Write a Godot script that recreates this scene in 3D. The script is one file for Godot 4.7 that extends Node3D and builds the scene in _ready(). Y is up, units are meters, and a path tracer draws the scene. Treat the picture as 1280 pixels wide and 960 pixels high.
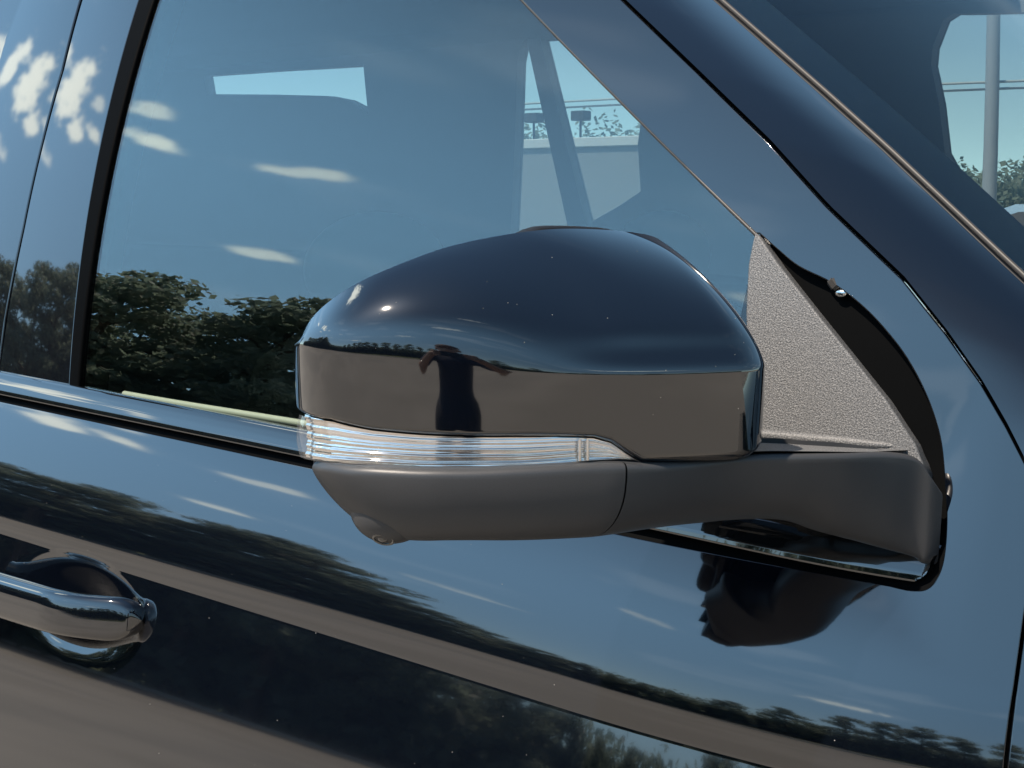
extends Node3D
# A dark blue car's right side mirror, front door and windows, seen from beside the front wheel.
# Car axes: +x to the front of the car, +z out of its right side, y up, metres; z = 0 near the belt line.

const RISE := 0.036          # the belt line climbs this much per metre towards the rear
const PHI := deg_to_rad(20.0)  # the mirror head is swept back
var M := {}
var taken := {}


func _ready() -> void:
	# --- camera
	var cam := Camera3D.new()
	cam.name = "camera"
	cam.fov = 28.37
	cam.near = 0.02
	cam.far = 600.0
	cam.position = Vector3(0.64, 1.34, 0.94)
	cam.rotation = Vector3(deg_to_rad(-6.75), deg_to_rad(39.7), 0)
	add_child(cam)
	# --- sky, exposure
	var we := WorldEnvironment.new()
	we.name = "world_environment"
	var env := Environment.new()
	env.background_mode = Environment.BG_SKY
	var sky := Sky.new()
	var pano := PanoramaSkyMaterial.new()
	pano.panorama = sky_picture()
	pano.energy_multiplier = 1.0
	sky.sky_material = pano
	env.sky = sky
	env.tonemap_mode = Environment.TONE_MAPPER_LINEAR
	env.tonemap_exposure = 1.7
	env.sdfgi_enabled = true
	env.ssao_enabled = true
	env.ssil_enabled = true
	we.environment = env
	add_child(we)
	# --- sun
	var sun := DirectionalLight3D.new()
	sun.name = "sun"
	sun.light_energy = 1.6
	sun.light_color = Color(1.0, 0.94, 0.87)
	sun.light_angular_distance = 0.9
	sun.shadow_enabled = true
	sun.look_at_from_position(Vector3(-0.14, 0.855, 0.49), Vector3.ZERO)
	add_child(sun)

	materials()
	setting()
	trees()
	far_side()
	car()
	photographer()


# ------------------------------------------------------------------ names
func numbered(called: String, parent: Node) -> String:
	var key := str(parent.get_instance_id()) + called
	var n: int = taken.get(key, 0)
	taken[key] = n + 1
	return called if n == 0 else "%s_%03d" % [called, n]


func obj(called: String, mesh: Mesh, m: Material, parent: Node = self) -> MeshInstance3D:
	var o := MeshInstance3D.new()
	o.name = numbered(called, parent)
	o.mesh = mesh
	o.material_override = m
	parent.add_child(o, true)
	return o


func thing(called: String, at := Vector3.ZERO, turn := 0.0, parent: Node = self) -> Node3D:
	var o := Node3D.new()
	o.name = numbered(called, parent)
	o.position = at
	o.rotation.y = turn
	parent.add_child(o, true)
	return o


func tag(o: Node, label: String, category := "", group := "", kind := "") -> Node:
	if label: o.set_meta("label", label)
	if category: o.set_meta("category", category)
	if group: o.set_meta("group", group)
	if kind: o.set_meta("kind", kind)
	return o


# ------------------------------------------------------------------ materials
func lin(r: float, g: float, b: float, a := 1.0) -> Color:
	var c := Color(r, g, b).linear_to_srgb()
	c.a = a
	return c


func mat(c: Color, rough := 0.6, metal := 0.0, spec := 0.5) -> StandardMaterial3D:
	var m := StandardMaterial3D.new()
	m.albedo_color = c
	m.roughness = rough
	m.metallic = metal
	m.metallic_specular = spec
	return m


func noise_tex(freq: float, sd: int, size := 512, ramp: Array = [], octaves := 4) -> NoiseTexture2D:
	var n := FastNoiseLite.new()
	n.seed = sd
	n.frequency = freq
	n.noise_type = FastNoiseLite.TYPE_SIMPLEX_SMOOTH
	n.fractal_octaves = octaves
	var t := NoiseTexture2D.new()
	t.width = size
	t.height = size
	t.seamless = true
	t.noise = n
	if ramp.size():
		var g := Gradient.new()
		g.offsets = PackedFloat32Array(ramp.map(func(r): return r[0]))
		g.colors = PackedColorArray(ramp.map(func(r): return r[1]))
		t.color_ramp = g
	return t


func triplanar(m: StandardMaterial3D, per_metre: float, world := true) -> void:
	m.uv1_triplanar = true
	m.uv1_world_triplanar = world
	m.uv1_scale = Vector3.ONE * per_metre


func materials() -> void:
	var paint := mat(lin(0.0016, 0.0026, 0.005), 0.05, 0.0, 0.95)
	paint.clearcoat_enabled = true
	paint.clearcoat = 1.0
	paint.clearcoat_roughness = 0.018
	M.paint = paint
	var gloss := mat(lin(0.004, 0.005, 0.006), 0.03, 0.0, 0.8)
	gloss.clearcoat_enabled = true
	gloss.clearcoat = 1.0
	gloss.clearcoat_roughness = 0.012
	M.gloss = gloss
	var pillar := mat(lin(0.004, 0.005, 0.007), 0.04, 0.0, 0.85)
	pillar.clearcoat_enabled = true
	pillar.clearcoat = 1.0
	pillar.clearcoat_roughness = 0.02
	M.pillar = pillar
	# grained grey plastic of the mirror foot
	var grain := mat(Color.WHITE, 0.55)
	grain.albedo_texture = noise_tex(0.085, 3, 512, [[0.15, lin(0.032, 0.034, 0.037)], [0.5, lin(0.095, 0.096, 0.097)], [0.85, lin(0.20, 0.20, 0.20)]], 2)
	grain.heightmap_enabled = true
	grain.heightmap_texture = noise_tex(0.10, 5, 512, [], 2)
	grain.heightmap_scale = 0.045
	triplanar(grain, 14.0)
	M.grain = grain
	# smooth dark plastic of the lower housing and the arm
	var plastic := mat(Color.WHITE, 0.42, 0.0, 0.45)
	plastic.albedo_texture = noise_tex(0.11, 8, 512, [[0.0, lin(0.036, 0.037, 0.039)], [1.0, lin(0.048, 0.049, 0.052)]], 3)
	plastic.heightmap_enabled = true
	plastic.heightmap_texture = noise_tex(0.2, 9, 512, [], 2)
	plastic.heightmap_scale = 0.006
	triplanar(plastic, 14.0)
	M.plastic = plastic
	M.rubber = mat(lin(0.0016, 0.0018, 0.002), 0.6, 0.0, 0.12)
	M.black = mat(lin(0.006, 0.006, 0.007), 0.5, 0.0, 0.4)
	M.frit = mat(lin(0.004, 0.005, 0.007), 0.25, 0.0, 0.5)
	M.seal_grey = mat(lin(0.04, 0.037, 0.034), 0.45, 0.0, 0.4)
	M.wiper_strip = mat(lin(0.16, 0.19, 0.13), 0.5)
	M.metal = mat(lin(0.86, 0.80, 0.74), 0.05, 1.0)
	M.bright_metal = mat(lin(0.8, 0.78, 0.74), 0.2, 1.0)
	M.cabin = mat(lin(0.05, 0.053, 0.056), 0.8)
	M.cabin_trim = mat(lin(0.10, 0.105, 0.11), 0.8)
	M.seat = mat(lin(0.009, 0.009, 0.01), 0.8, 0.0, 0.2)
	var glass := mat(lin(0.68, 0.86, 0.83, 0.0), 0.0)
	glass.refraction_enabled = true
	glass.refraction_scale = 0.078
	glass.transparency = BaseMaterial3D.TRANSPARENCY_ALPHA
	M.glass = glass
	var ws := glass.duplicate()
	ws.albedo_color = lin(0.80, 0.94, 0.92, 0.0)
	ws.refraction_scale = 0.05
	M.windscreen = ws
	var far_glass := mat(lin(0.01, 0.02, 0.02, 0.28), 0.0)
	far_glass.transparency = BaseMaterial3D.TRANSPARENCY_ALPHA
	M.far_glass = far_glass
	var lens := mat(Color(1, 1, 1, 0.04), 0.0)
	lens.transparency = BaseMaterial3D.TRANSPARENCY_ALPHA
	M.lens = lens
	M.dust = mat(lin(0.25, 0.24, 0.22), 0.9)
	M.mirror = mat(lin(0.75, 0.77, 0.8), 0.01, 1.0)
	# the place
	var lot := mat(Color.WHITE, 0.9, 0.0, 0.3)
	lot.albedo_texture = noise_tex(0.35, 11, 1024, [[0.0, lin(0.20, 0.183, 0.16)], [0.5, lin(0.27, 0.248, 0.218)], [1.0, lin(0.34, 0.313, 0.278)]], 4)
	lot.detail_enabled = true
	lot.detail_blend_mode = BaseMaterial3D.BLEND_MODE_MUL
	lot.detail_albedo = noise_tex(0.006, 12, 512, [[0.25, Color(0.88, 0.885, 0.89)], [0.5, Color(0.97, 0.97, 0.97)], [0.75, Color(0.90, 0.90, 0.895)]], 5)
	lot.detail_uv_layer = BaseMaterial3D.DETAIL_UV_2
	triplanar(lot, 0.45)
	lot.uv2_triplanar = true
	lot.uv2_world_triplanar = true
	lot.uv2_scale = Vector3.ONE * 0.03
	M.lot = lot
	var grass := mat(Color.WHITE, 0.9, 0.0, 0.2)
	grass.albedo_texture = noise_tex(0.15, 14, 512, [[0.0, lin(0.06, 0.075, 0.025)], [0.6, lin(0.12, 0.13, 0.05)], [1.0, lin(0.18, 0.17, 0.08)]], 5)
	triplanar(grass, 0.3)
	M.grass = grass
	var conc := mat(Color.WHITE, 0.85)
	conc.albedo_texture = noise_tex(0.2, 15, 256, [[0.0, lin(0.36, 0.35, 0.32)], [1.0, lin(0.5, 0.48, 0.45)]], 4)
	triplanar(conc, 1.0)
	M.concrete = conc
	var wall := mat(Color.WHITE, 0.8)
	wall.albedo_texture = noise_tex(0.05, 16, 256, [[0.0, lin(0.13, 0.14, 0.145)], [1.0, lin(0.17, 0.175, 0.18)]], 4)
	triplanar(wall, 0.3)
	M.wall = wall
	M.white = mat(lin(0.42, 0.43, 0.43), 0.6)
	M.steel = mat(lin(0.30, 0.33, 0.35), 0.5, 0.2)
	M.wire = mat(lin(0.30, 0.34, 0.34), 0.7)
	M.bark = mat(Color.WHITE, 0.9)
	M.bark.albedo_texture = noise_tex(0.1, 18, 256, [[0.0, lin(0.05, 0.035, 0.025)], [1.0, lin(0.14, 0.11, 0.08)]], 4)
	triplanar(M.bark, 1.0, false)
	for k in 3:
		var leaf := mat([lin(0.10, 0.12, 0.095), lin(0.11, 0.13, 0.098), lin(0.092, 0.11, 0.09)][k], 0.6, 0.0, 0.3)
		leaf.backlight_enabled = true
		leaf.backlight = lin(0.26, 0.32, 0.25)
		M["leaf%d" % k] = leaf
	M.skin = mat(lin(0.32, 0.18, 0.12), 0.5)
	M.shirt = mat(lin(0.012, 0.015, 0.028), 0.85)
	M.trousers = mat(lin(0.02, 0.02, 0.024), 0.85)
	M.shoe = mat(lin(0.03, 0.025, 0.02), 0.6)
	M.hat = mat(lin(0.10, 0.055, 0.035), 0.85)
	M.hair = mat(lin(0.02, 0.012, 0.008), 0.6)
	M.phone = mat(lin(0.01, 0.01, 0.012), 0.3)
	M.car_blue = mat(lin(0.12, 0.25, 0.38), 0.3)
	M.car_blue.clearcoat_enabled = true
	M.tyre = mat(lin(0.01, 0.01, 0.01), 0.85)


# ------------------------------------------------------------------ sky
func sky_picture() -> ImageTexture:
	var w := 2048
	var h := 1024
	var im := Image.create(w, h, false, Image.FORMAT_RGBF)
	var n := FastNoiseLite.new()
	n.seed = 21
	n.frequency = 1.0
	n.fractal_octaves = 4
	var n2 := FastNoiseLite.new()
	n2.seed = 5
	n2.frequency = 1.0
	n2.fractal_octaves = 3
	# small fair-weather clouds: elevation, azimuth from +z towards -x, half width, half height, brightness, slant
	var puffs := [
		[26.4, 61.0, 1.4, 0.75, 0.6, 0.0], [23.6, 61.9, 1.7, 1.0, 0.95, 0.0], [24.2, 59.2, 1.6, 0.7, 0.85, 0.1], [25.0, 52.4, 2.0, 0.55, 0.6, -0.22],
		[17.7, 51.2, 2.0, 0.45, 0.65, -0.05], [20.5, 66.0, 3.0, 0.7, 0.6, 0.05], [25.6, 65.4, 2.5, 3.0, 1.0, 0.0], [25.5, 70.2, 1.3, 3.2, 0.9, 0.0], [45.0, 84.0, 6.0, 3.0, 1.0, 0.0],
		[23.0, 84.0, 4.0, 0.8, 0.8, 0.0], [30.0, 103.0, 5.0, 1.5, 0.9, 0.0],
		[15.0, 40.0, 3.0, 0.4, 0.35, 0.1], [22.0, 30.0, 4.0, 0.5, 0.3, 0.1], [13.0, 8.0, 6.0, 0.6, 0.5, 0.0], [20.0, -22.0, 6.0, 1.0, 0.25, 0.0], [35.0, -45.0, 6.0, 1.4, 0.3, 0.1],
		[24.0, -80.0, 8.0, 1.6, 0.8, 0.0], [15.0, -130.0, 8.0, 1.2, 0.7, 0.0], [28.0, 150.0, 8.0, 1.5, 0.7, 0.0], [50.0, -60.0, 5.0, 0.9, 0.2, 0.2],
	]
	var sund := Vector3(-0.14, 0.855, 0.49).normalized()
	var bands := []
	for r in h:
		var e := 90.0 - (r + 0.5) * 180.0 / h
		bands.append(puffs.filter(func(p): return absf(e - p[0]) < p[3] * 2.2 + absf(p[5]) * p[2]))
	var low := Color(0.9, 1.0, 1.0)
	for r in h:
		var up := (0.5 - (r + 0.5) / h) * PI
		var y := sin(up)
		var cy := cos(up)
		var t := 1.0 - smoothstep(0.36, 0.88, y)
		var base := Vector3(0.07, 0.135, 0.25).lerp(Vector3(0.37, 0.72, 1.12), t)
		base = base.lerp(Vector3(0.50, 0.84, 1.18), pow(1.0 - maxf(y, 0.0), 4.0))
		var haze := pow(1.0 - maxf(y, 0.0), 14.0)
		var e := rad_to_deg(up)
		for c in w:
			if y < -0.02:
				im.set_pixel(c, r, low)
				continue
			var ang := ((c + 0.5) / w - 0.25) * TAU
			var d := Vector3(cos(ang) * cy, y, sin(ang) * cy)
			var g := maxf(d.dot(sund), 0.0)
			var g2 := g * g
			var col := base * (0.46 + 0.58 * smoothstep(-0.25, 0.90, d.dot(sund)) + 0.12 * g2 * g2) * (0.80 - 0.27 * d.x) + Vector3(0.95, 0.98, 1.05) * (0.10 * pow(g, 7.0) + 0.45 * pow(g, 45.0))
			col = col.lerp(Vector3(0.84, 1.16, 1.15), haze)
			# thin veils
			var v := n2.get_noise_3d(d.x * 2.2 + 0.6 * y, d.y * 9.0, d.z * 2.2)
			col += Vector3(1.0, 1.0, 0.95) * (0.12 * smoothstep(0.12, 0.6, v) * smoothstep(0.02, 0.3, y) * (1.0 - smoothstep(0.55, 0.85, y)))
			if bands[r].size():
				var az := rad_to_deg(atan2(-d.x, d.z))
				for p in bands[r]:
					var da: float = wrapf(az - p[1], -180.0, 180.0) * cy
					if absf(da) > p[2] * 1.8: continue
					var de: float = e - p[0] - da * p[5]
					var q: float = 1.0 - sqrt(pow(da / p[2], 2.0) + pow(de / (p[3] * (1.25 if de > 0.0 else 0.8)), 2.0))
					q += n.get_noise_3d(d.x * 26.0, d.y * 44.0, d.z * 26.0) * 0.6
					var k: float = smoothstep(-0.05, 0.55, q) * p[4]
					col = col.lerp(Vector3(2.1, 2.2, 2.0), k * 0.92)
			im.set_pixel(c, r, Color(col.x, col.y, col.z))
	return ImageTexture.create_from_image(im)


# ------------------------------------------------------------------ mesh tools
class Shape:
	var v := PackedVector3Array()
	var n := PackedVector3Array()
	var i := PackedInt32Array()
	func vert(p: Vector3, nn: Vector3) -> int:
		v.append(p)
		n.append(nn)
		return v.size() - 1
	func tri(a: int, b: int, c: int) -> void:
		if (v[b] - v[a]).cross(v[c] - v[a]).dot(n[a] + n[b] + n[c]) > 0.0:
			i.append_array(PackedInt32Array([a, c, b]))
		else:
			i.append_array(PackedInt32Array([a, b, c]))
	func quad(a: int, b: int, c: int, d: int) -> void:
		tri(a, b, c)
		tri(a, c, d)
	func flat(p: Array) -> void:   # a flat convex polygon; its normal follows the right-hand rule
		var nn: Vector3 = (p[1] - p[0]).cross(p[2] - p[0]).normalized()
		var k := v.size()
		for q in p: vert(q, nn)
		for j in range(1, p.size() - 1): tri(k, k + j, k + j + 1)
	func box(lo: Vector3, hi: Vector3, bev := 0.0) -> void:
		var c := (lo + hi) / 2.0
		var s := (hi - lo) / 2.0
		var ax := [Vector3.RIGHT, Vector3.UP, Vector3.BACK]
		for k in 3:
			for sg in [-1.0, 1.0]:
				var e: Vector3 = ax[k] * sg
				var a: Vector3 = ax[(k + 1) % 3]
				var b: Vector3 = ax[(k + 2) % 3]
				var sa: float = s[(k + 1) % 3] - bev
				var sb: float = s[(k + 2) % 3] - bev
				var o: Vector3 = c + e * s[k]
				flat_to([o - a * sa - b * sb, o + a * sa - b * sb, o + a * sa + b * sb, o - a * sa + b * sb], e)
		if bev > 0.0:
			for k in 3:
				var a: Vector3 = ax[(k + 1) % 3]
				var b: Vector3 = ax[(k + 2) % 3]
				var l: Vector3 = ax[k] * (s[k] - bev)
				for sa in [-1.0, 1.0]:
					for sb in [-1.0, 1.0]:
						var p: Vector3 = c + a * sa * s[(k + 1) % 3] + b * sb * (s[(k + 2) % 3] - bev)
						var q: Vector3 = c + a * sa * (s[(k + 1) % 3] - bev) + b * sb * s[(k + 2) % 3]
						flat_to([p - l, p + l, q + l, q - l], a * sa + b * sb)
	func flat_to(p: Array, toward: Vector3) -> void:
		var nn: Vector3 = (p[1] - p[0]).cross(p[2] - p[0]).normalized()
		if nn.dot(toward) < 0.0: nn = -nn
		var k := v.size()
		for q in p: vert(q, nn)
		for j in range(1, p.size() - 1): tri(k, k + j, k + j + 1)
	func grid(ni: int, nj: int, f: Callable, away: Vector3, wrap_i := false) -> void:   # a smooth patch; normals point away from that point
		var at := PackedVector3Array()
		for a in ni:
			for b in nj:
				at.append(f.call(float(a) / (ni - (0 if wrap_i else 1)), float(b) / (nj - 1)))
		var nn := PackedVector3Array()
		var vote := 0.0
		for a in ni:
			for b in nj:
				var a0 := (a - 1 + ni) % ni if wrap_i else maxi(a - 1, 0)
				var a1 := (a + 1) % ni if wrap_i else mini(a + 1, ni - 1)
				var du := at[a1 * nj + b] - at[a0 * nj + b]
				var dv := at[a * nj + mini(b + 1, nj - 1)] - at[a * nj + maxi(b - 1, 0)]
				if du.length() < 1e-7:
					var b2 := b + 1 if b == 0 else b - 1
					du = at[a1 * nj + b2] - at[a0 * nj + b2]
				if dv.length() < 1e-7:
					var a2 := a + 1 if a == 0 else a - 1
					dv = at[a2 * nj + mini(b + 1, nj - 1)] - at[a2 * nj + maxi(b - 1, 0)]
				var q := du.cross(dv).normalized()
				nn.append(q)
				vote += q.dot((at[a * nj + b] - away).normalized())
		var sg := 1.0 if vote > 0.0 else -1.0
		var k := v.size()
		for m in at.size(): vert(at[m], nn[m] * sg)
		for a in (ni if wrap_i else ni - 1):
			for b in nj - 1:
				var a1 := (a + 1) % ni
				quad(k + a * nj + b, k + a1 * nj + b, k + a1 * nj + b + 1, k + a * nj + b + 1)
	func tube(path: Array, radii: Array, sides := 10, caps := true) -> void:
		var side := Vector3.UP
		var rows := []
		for k in path.size():
			var d: Vector3 = (path[mini(k + 1, path.size() - 1)] - path[maxi(k - 1, 0)]).normalized()
			if absf(d.dot(side)) > 0.95: side = Vector3.RIGHT
			var a := (side - d * side.dot(d)).normalized()
			side = a
			var b := d.cross(a)
			var row := []
			for j in sides:
				var o := a * cos(TAU * j / sides) + b * sin(TAU * j / sides)
				row.append(vert(path[k] + o * radii[k], o))
			rows.append(row)
		for k in path.size() - 1:
			for j in sides:
				quad(rows[k][j], rows[k + 1][j], rows[k + 1][(j + 1) % sides], rows[k][(j + 1) % sides])
		if caps:
			for k in [0, path.size() - 1]:
				var d: Vector3 = (path[0] - path[1]).normalized() if k == 0 else (path[-1] - path[-2]).normalized()
				var c := vert(path[k], d)
				var ring := []
				for j in sides: ring.append(vert(v[rows[k][j]], d))
				for j in sides: tri(c, ring[j], ring[(j + 1) % sides])
	func ball(c: Vector3, r: Vector3, ni := 12, nj := 20) -> void:
		var k := v.size()
		for a in ni + 1:
			for b in nj + 1:
				var t := PI * a / ni
				var p := TAU * b / nj
				var o := Vector3(sin(t) * cos(p), cos(t), sin(t) * sin(p))
				vert(c + o * r, (o / r).normalized())
		for a in ni:
			for b in nj:
				quad(k + a * (nj + 1) + b, k + (a + 1) * (nj + 1) + b, k + (a + 1) * (nj + 1) + b + 1, k + a * (nj + 1) + b + 1)
	func prism(poly: PackedVector2Array, f: Callable, z0: float, z1: float) -> void:   # f(x, y, z) places the extruded outline
		var idx := Geometry2D.triangulate_polygon(poly)
		var mid := Vector2.ZERO
		for q in poly: mid += q / poly.size()
		for zz in [z0, z1]:
			for t in idx.size() / 3:
				var p := []
				for j in 3:
					var q := poly[idx[t * 3 + j]]
					p.append(f.call(q.x, q.y, zz))
				flat_to(p, f.call(mid.x, mid.y, zz) - f.call(mid.x, mid.y, z0 + z1 - zz))
		var cw := Geometry2D.is_polygon_clockwise(poly)
		for k in poly.size():
			var a := poly[k]
			var b := poly[(k + 1) % poly.size()]
			var o := Vector2(b.y - a.y, a.x - b.x) * (-1.0 if cw else 1.0)
			var m := (a + b) / 2.0
			flat_to([f.call(a.x, a.y, z0), f.call(b.x, b.y, z0), f.call(b.x, b.y, z1), f.call(a.x, a.y, z1)], f.call(m.x + o.x, m.y + o.y, z0) - f.call(m.x, m.y, z0))
	func mesh() -> ArrayMesh:
		var arr := []
		arr.resize(Mesh.ARRAY_MAX)
		arr[Mesh.ARRAY_VERTEX] = v
		arr[Mesh.ARRAY_NORMAL] = n
		arr[Mesh.ARRAY_INDEX] = i
		var m := ArrayMesh.new()
		m.add_surface_from_arrays(Mesh.PRIMITIVE_TRIANGLES, arr)
		return m


func xyz(x: float, y: float, z: float) -> Vector3:
	return Vector3(x, y, z)


func table(t: Array, x: float, col := 1) -> float:   # linear lookup, rising first column
	if x <= t[0][0]: return t[0][col]
	for k in range(1, t.size()):
		if x <= t[k][0]:
			return lerpf(t[k - 1][col], t[k][col], (x - t[k - 1][0]) / (t[k][0] - t[k - 1][0]))
	return t[-1][col]


func smooth(t: Array, x: float, col := 1) -> float:   # the same through a Catmull-Rom curve
	if x <= t[0][0]: return t[0][col]
	for k in range(1, t.size()):
		if x <= t[k][0]:
			var p1: float = t[k - 1][col]
			var p2: float = t[k][col]
			var h: float = t[k][0] - t[k - 1][0]
			var m1: float = (p2 - t[k - 2][col]) / (t[k][0] - t[k - 2][0]) * h if k > 1 else p2 - p1
			var m2: float = (t[k + 1][col] - p1) / (t[k + 1][0] - t[k - 1][0]) * h if k + 1 < t.size() else p2 - p1
			var s: float = (x - t[k - 1][0]) / h
			return (2 * s * s * s - 3 * s * s + 1) * p1 + (s * s * s - 2 * s * s + s) * m1 + (3 * s * s - 2 * s * s * s) * p2 + (s * s * s - s * s) * m2
	return t[-1][col]


# ------------------------------------------------------------------ the side of the car as a surface z(x, h), h = y + RISE x
const GLASS_H := 1.112
const GLASS_TILT := deg_to_rad(9.0)
const GLASS_BEND := deg_to_rad(38.0)
var door_rows := []   # [-h, z] going down the door

func glass_z(h: float) -> float:
	return -0.022 + (log(cos(GLASS_TILT + GLASS_BEND * (h - GLASS_H))) - log(cos(GLASS_TILT))) / GLASS_BEND


# how far the door skin leans back from upright, in degrees, by height
const LEAN := [[-1.088, 30.0], [-1.06, 26.0], [-1.0265, 20.5], [-1.0067, 16.5], [-0.992, 13.0], [-0.979, 9.6], [-0.958, 6.0], [-0.954, 14.3], [-0.878, 13.3], [-0.852, 13.0], [-0.73, 10.5], [-0.6, 8.0], [-0.4, 4.0]]

func door_profile() -> void:
	var z := 0.006
	var h := -1.088
	door_rows.append([h, z])
	while h < -0.25:
		z += 0.002 * tan(deg_to_rad(table(LEAN, h + 0.001)))
		h += 0.002
		door_rows.append([h, z])


func door_z(h: float) -> float:
	var k := (-h + 1.088) / 0.002
	var a := clampi(int(k), 0, door_rows.size() - 2)
	return lerpf(door_rows[a][1], door_rows[a + 1][1], clampf(k - a, 0.0, 1.0))


func bow(x: float) -> float:   # the side curves inwards towards the front
	return -0.325 * pow(maxf(x + 0.04, 0.0), 2.0) - 0.3 * pow(maxf(x - 0.17, 0.0), 2.0)


func side_z(x: float, h: float) -> float:   # door skin below, window frame above, a soft shoulder between that spreads out towards the front edge
	var k := smoothstep(0.15, 0.25, x)
	var h0 := 1.088 - 0.05 * k
	var h1 := 1.125 + 0.13 * k
	if h >= h1: return glass_z(h) + 0.008 + bow(x)
	if h <= h0: return door_z(h) + bow(x)
	var d := h1 - h0
	var t := (h - h0) / d
	var m0 := -tan(deg_to_rad(table(LEAN, -h0))) * d
	var m1 := -tan(GLASS_TILT + GLASS_BEND * (h1 - GLASS_H)) * d
	return (2 * t * t * t - 3 * t * t + 1) * door_z(h0) + (t * t * t - 2 * t * t + t) * m0 + (3 * t * t - 2 * t * t * t) * (glass_z(h1) + 0.008) + (t * t * t - t * t) * m1 + bow(x)


func skin_z(x: float, h: float) -> float:   # the door skin with the hollow behind the handle
	var q := pow((x + 0.665) / 0.120, 2.0) + pow((h - 0.910) / 0.054, 2.0)
	var dip := 0.0
	if q < 1.0:
		dip = 0.012 * pow(1.0 - q, 1.9)
	return side_z(x, h) - dip


func on_side(x: float, h: float, z: float) -> Vector3:
	return Vector3(x, h - RISE * x, z)


func side_normal(x: float, h: float, zf: Callable) -> Vector3:
	var e := 0.0004
	var a: float = (zf.call(x + e, h) - zf.call(x - e, h)) / (2 * e)
	var b: float = (zf.call(x, h + e) - zf.call(x, h - e)) / (2 * e)
	return Vector3(1, -RISE, a).cross(Vector3(0, 1, b)).normalized()


func poly(a: Array) -> PackedVector2Array:
	var p := PackedVector2Array()
	for k in a.size() / 2: p.append(Vector2(a[k * 2], a[k * 2 + 1]))
	if Geometry2D.is_polygon_clockwise(p): p.reverse()
	return p


func ticks(a: float, b: float, step: float) -> Array:
	var out := []
	var n := int(ceil((b - a) / step))
	for k in n + 1: out.append(lerpf(a, b, float(k) / n))
	return out


func panel(s: Shape, p: PackedVector2Array, zf: Callable, xs: Array, hs: Array, lip := 0.0, bev := 0.0012, back := 0.0) -> void:
	# the outline p (x, h) filled with a fine grid that follows z(x, h); lip turns its edge inwards, back adds a second face that far behind
	var outline := PackedVector2Array()
	var marked := {}
	for k in p.size():
		var a := p[k]
		var b := p[(k + 1) % p.size()]
		var n := maxi(1, int(a.distance_to(b) / 0.006))
		for j in n: outline.append(a.lerp(b, float(j) / n))
		var fine := maxi(2, int(a.distance_to(b) / 0.0008))
		for j in fine + 1:
			var q := a.lerp(b, float(j) / fine)
			marked[Vector2i(xs.bsearch(q.x) - 1, hs.bsearch(q.y) - 1)] = true
	var layers := [0.0, back] if back > 0.0 else [0.0]
	for depth in layers:
		var sg := 1.0 if depth == 0.0 else -1.0
		var seen := {}
		for a in xs.size() - 1:
			for b in hs.size() - 1:
				var rect := PackedVector2Array([Vector2(xs[a], hs[b]), Vector2(xs[a + 1], hs[b]), Vector2(xs[a + 1], hs[b + 1]), Vector2(xs[a], hs[b + 1])])
				var pieces := []
				if marked.has(Vector2i(a, b)):
					pieces = Geometry2D.intersect_polygons(p, rect)
				elif Geometry2D.is_point_in_polygon((rect[0] + rect[2]) / 2.0, p):
					pieces = [rect]
				for piece in pieces:
					if piece.size() < 3: continue
					var ids := []
					for q in piece:
						var key := Vector2i(roundi(q.x * 1e5), roundi(q.y * 1e5))
						if not seen.has(key):
							var nn := side_normal(q.x, q.y, zf)
							seen[key] = s.vert(on_side(q.x, q.y, zf.call(q.x, q.y)) - nn * depth, nn * sg)
						ids.append(seen[key])
					if ids.size() == 4 and pieces.size() == 1 and piece == rect:
						s.quad(ids[0], ids[1], ids[2], ids[3])
					else:
						var tr := Geometry2D.triangulate_polygon(piece)
						for t in tr.size() / 3: s.tri(ids[tr[t * 3]], ids[tr[t * 3 + 1]], ids[tr[t * 3 + 2]])
	if lip > 0.0:
		var m := outline.size()
		var rows := []
		for k in m:
			var d := (outline[(k + 1) % m] - outline[(k - 1 + m) % m]).normalized()
			var o2 := Vector2(d.y, -d.x)
			var q := outline[k]
			var nn := side_normal(q.x, q.y, zf)
			var at := on_side(q.x, q.y, zf.call(q.x, q.y))
			var o3 := Vector3(o2.x, o2.y - RISE * o2.x, 0)
			o3 = (o3 - nn * o3.dot(nn)).normalized()
			rows.append([s.vert(at, nn), s.vert(at + o3 * bev * 0.7 - nn * bev * 0.3, (nn + o3).normalized()), s.vert(at + o3 * bev - nn * bev, o3), s.vert(at + o3 * bev - nn * maxf(lip, bev * 1.01), o3)])
		for k in m:
			for j in 3: s.quad(rows[k][j], rows[(k + 1) % m][j], rows[(k + 1) % m][j + 1], rows[k][j + 1])
		if back > 0.0:
			for k in m:
				var q := outline[k]
				var q2 := outline[(k + 1) % m]
				var n1 := side_normal(q.x, q.y, zf)
				var n2 := side_normal(q2.x, q2.y, zf)
				var a1 := s.vert(on_side(q.x, q.y, zf.call(q.x, q.y)) - n1 * back, -n1)
				var a2 := s.vert(on_side(q2.x, q2.y, zf.call(q2.x, q2.y)) - n2 * back, -n2)
				var b1 := s.vert(s.v[rows[k][3]], -n1)
				var b2 := s.vert(s.v[rows[(k + 1) % m][3]], -n2)
				s.quad(b1, b2, a2, a1)


# ------------------------------------------------------------------ the mirror head: a outboard along the head, h height, w forward
func head_at(a: float, h: float, w: float) -> Vector3:
	return Vector3(0.027 - sin(PHI) * a + cos(PHI) * w, h, 0.039 + cos(PHI) * a + sin(PHI) * w)


var plan := []   # [s, a, w, normal angle], from the inboard rear edge round the front to the tip

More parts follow.
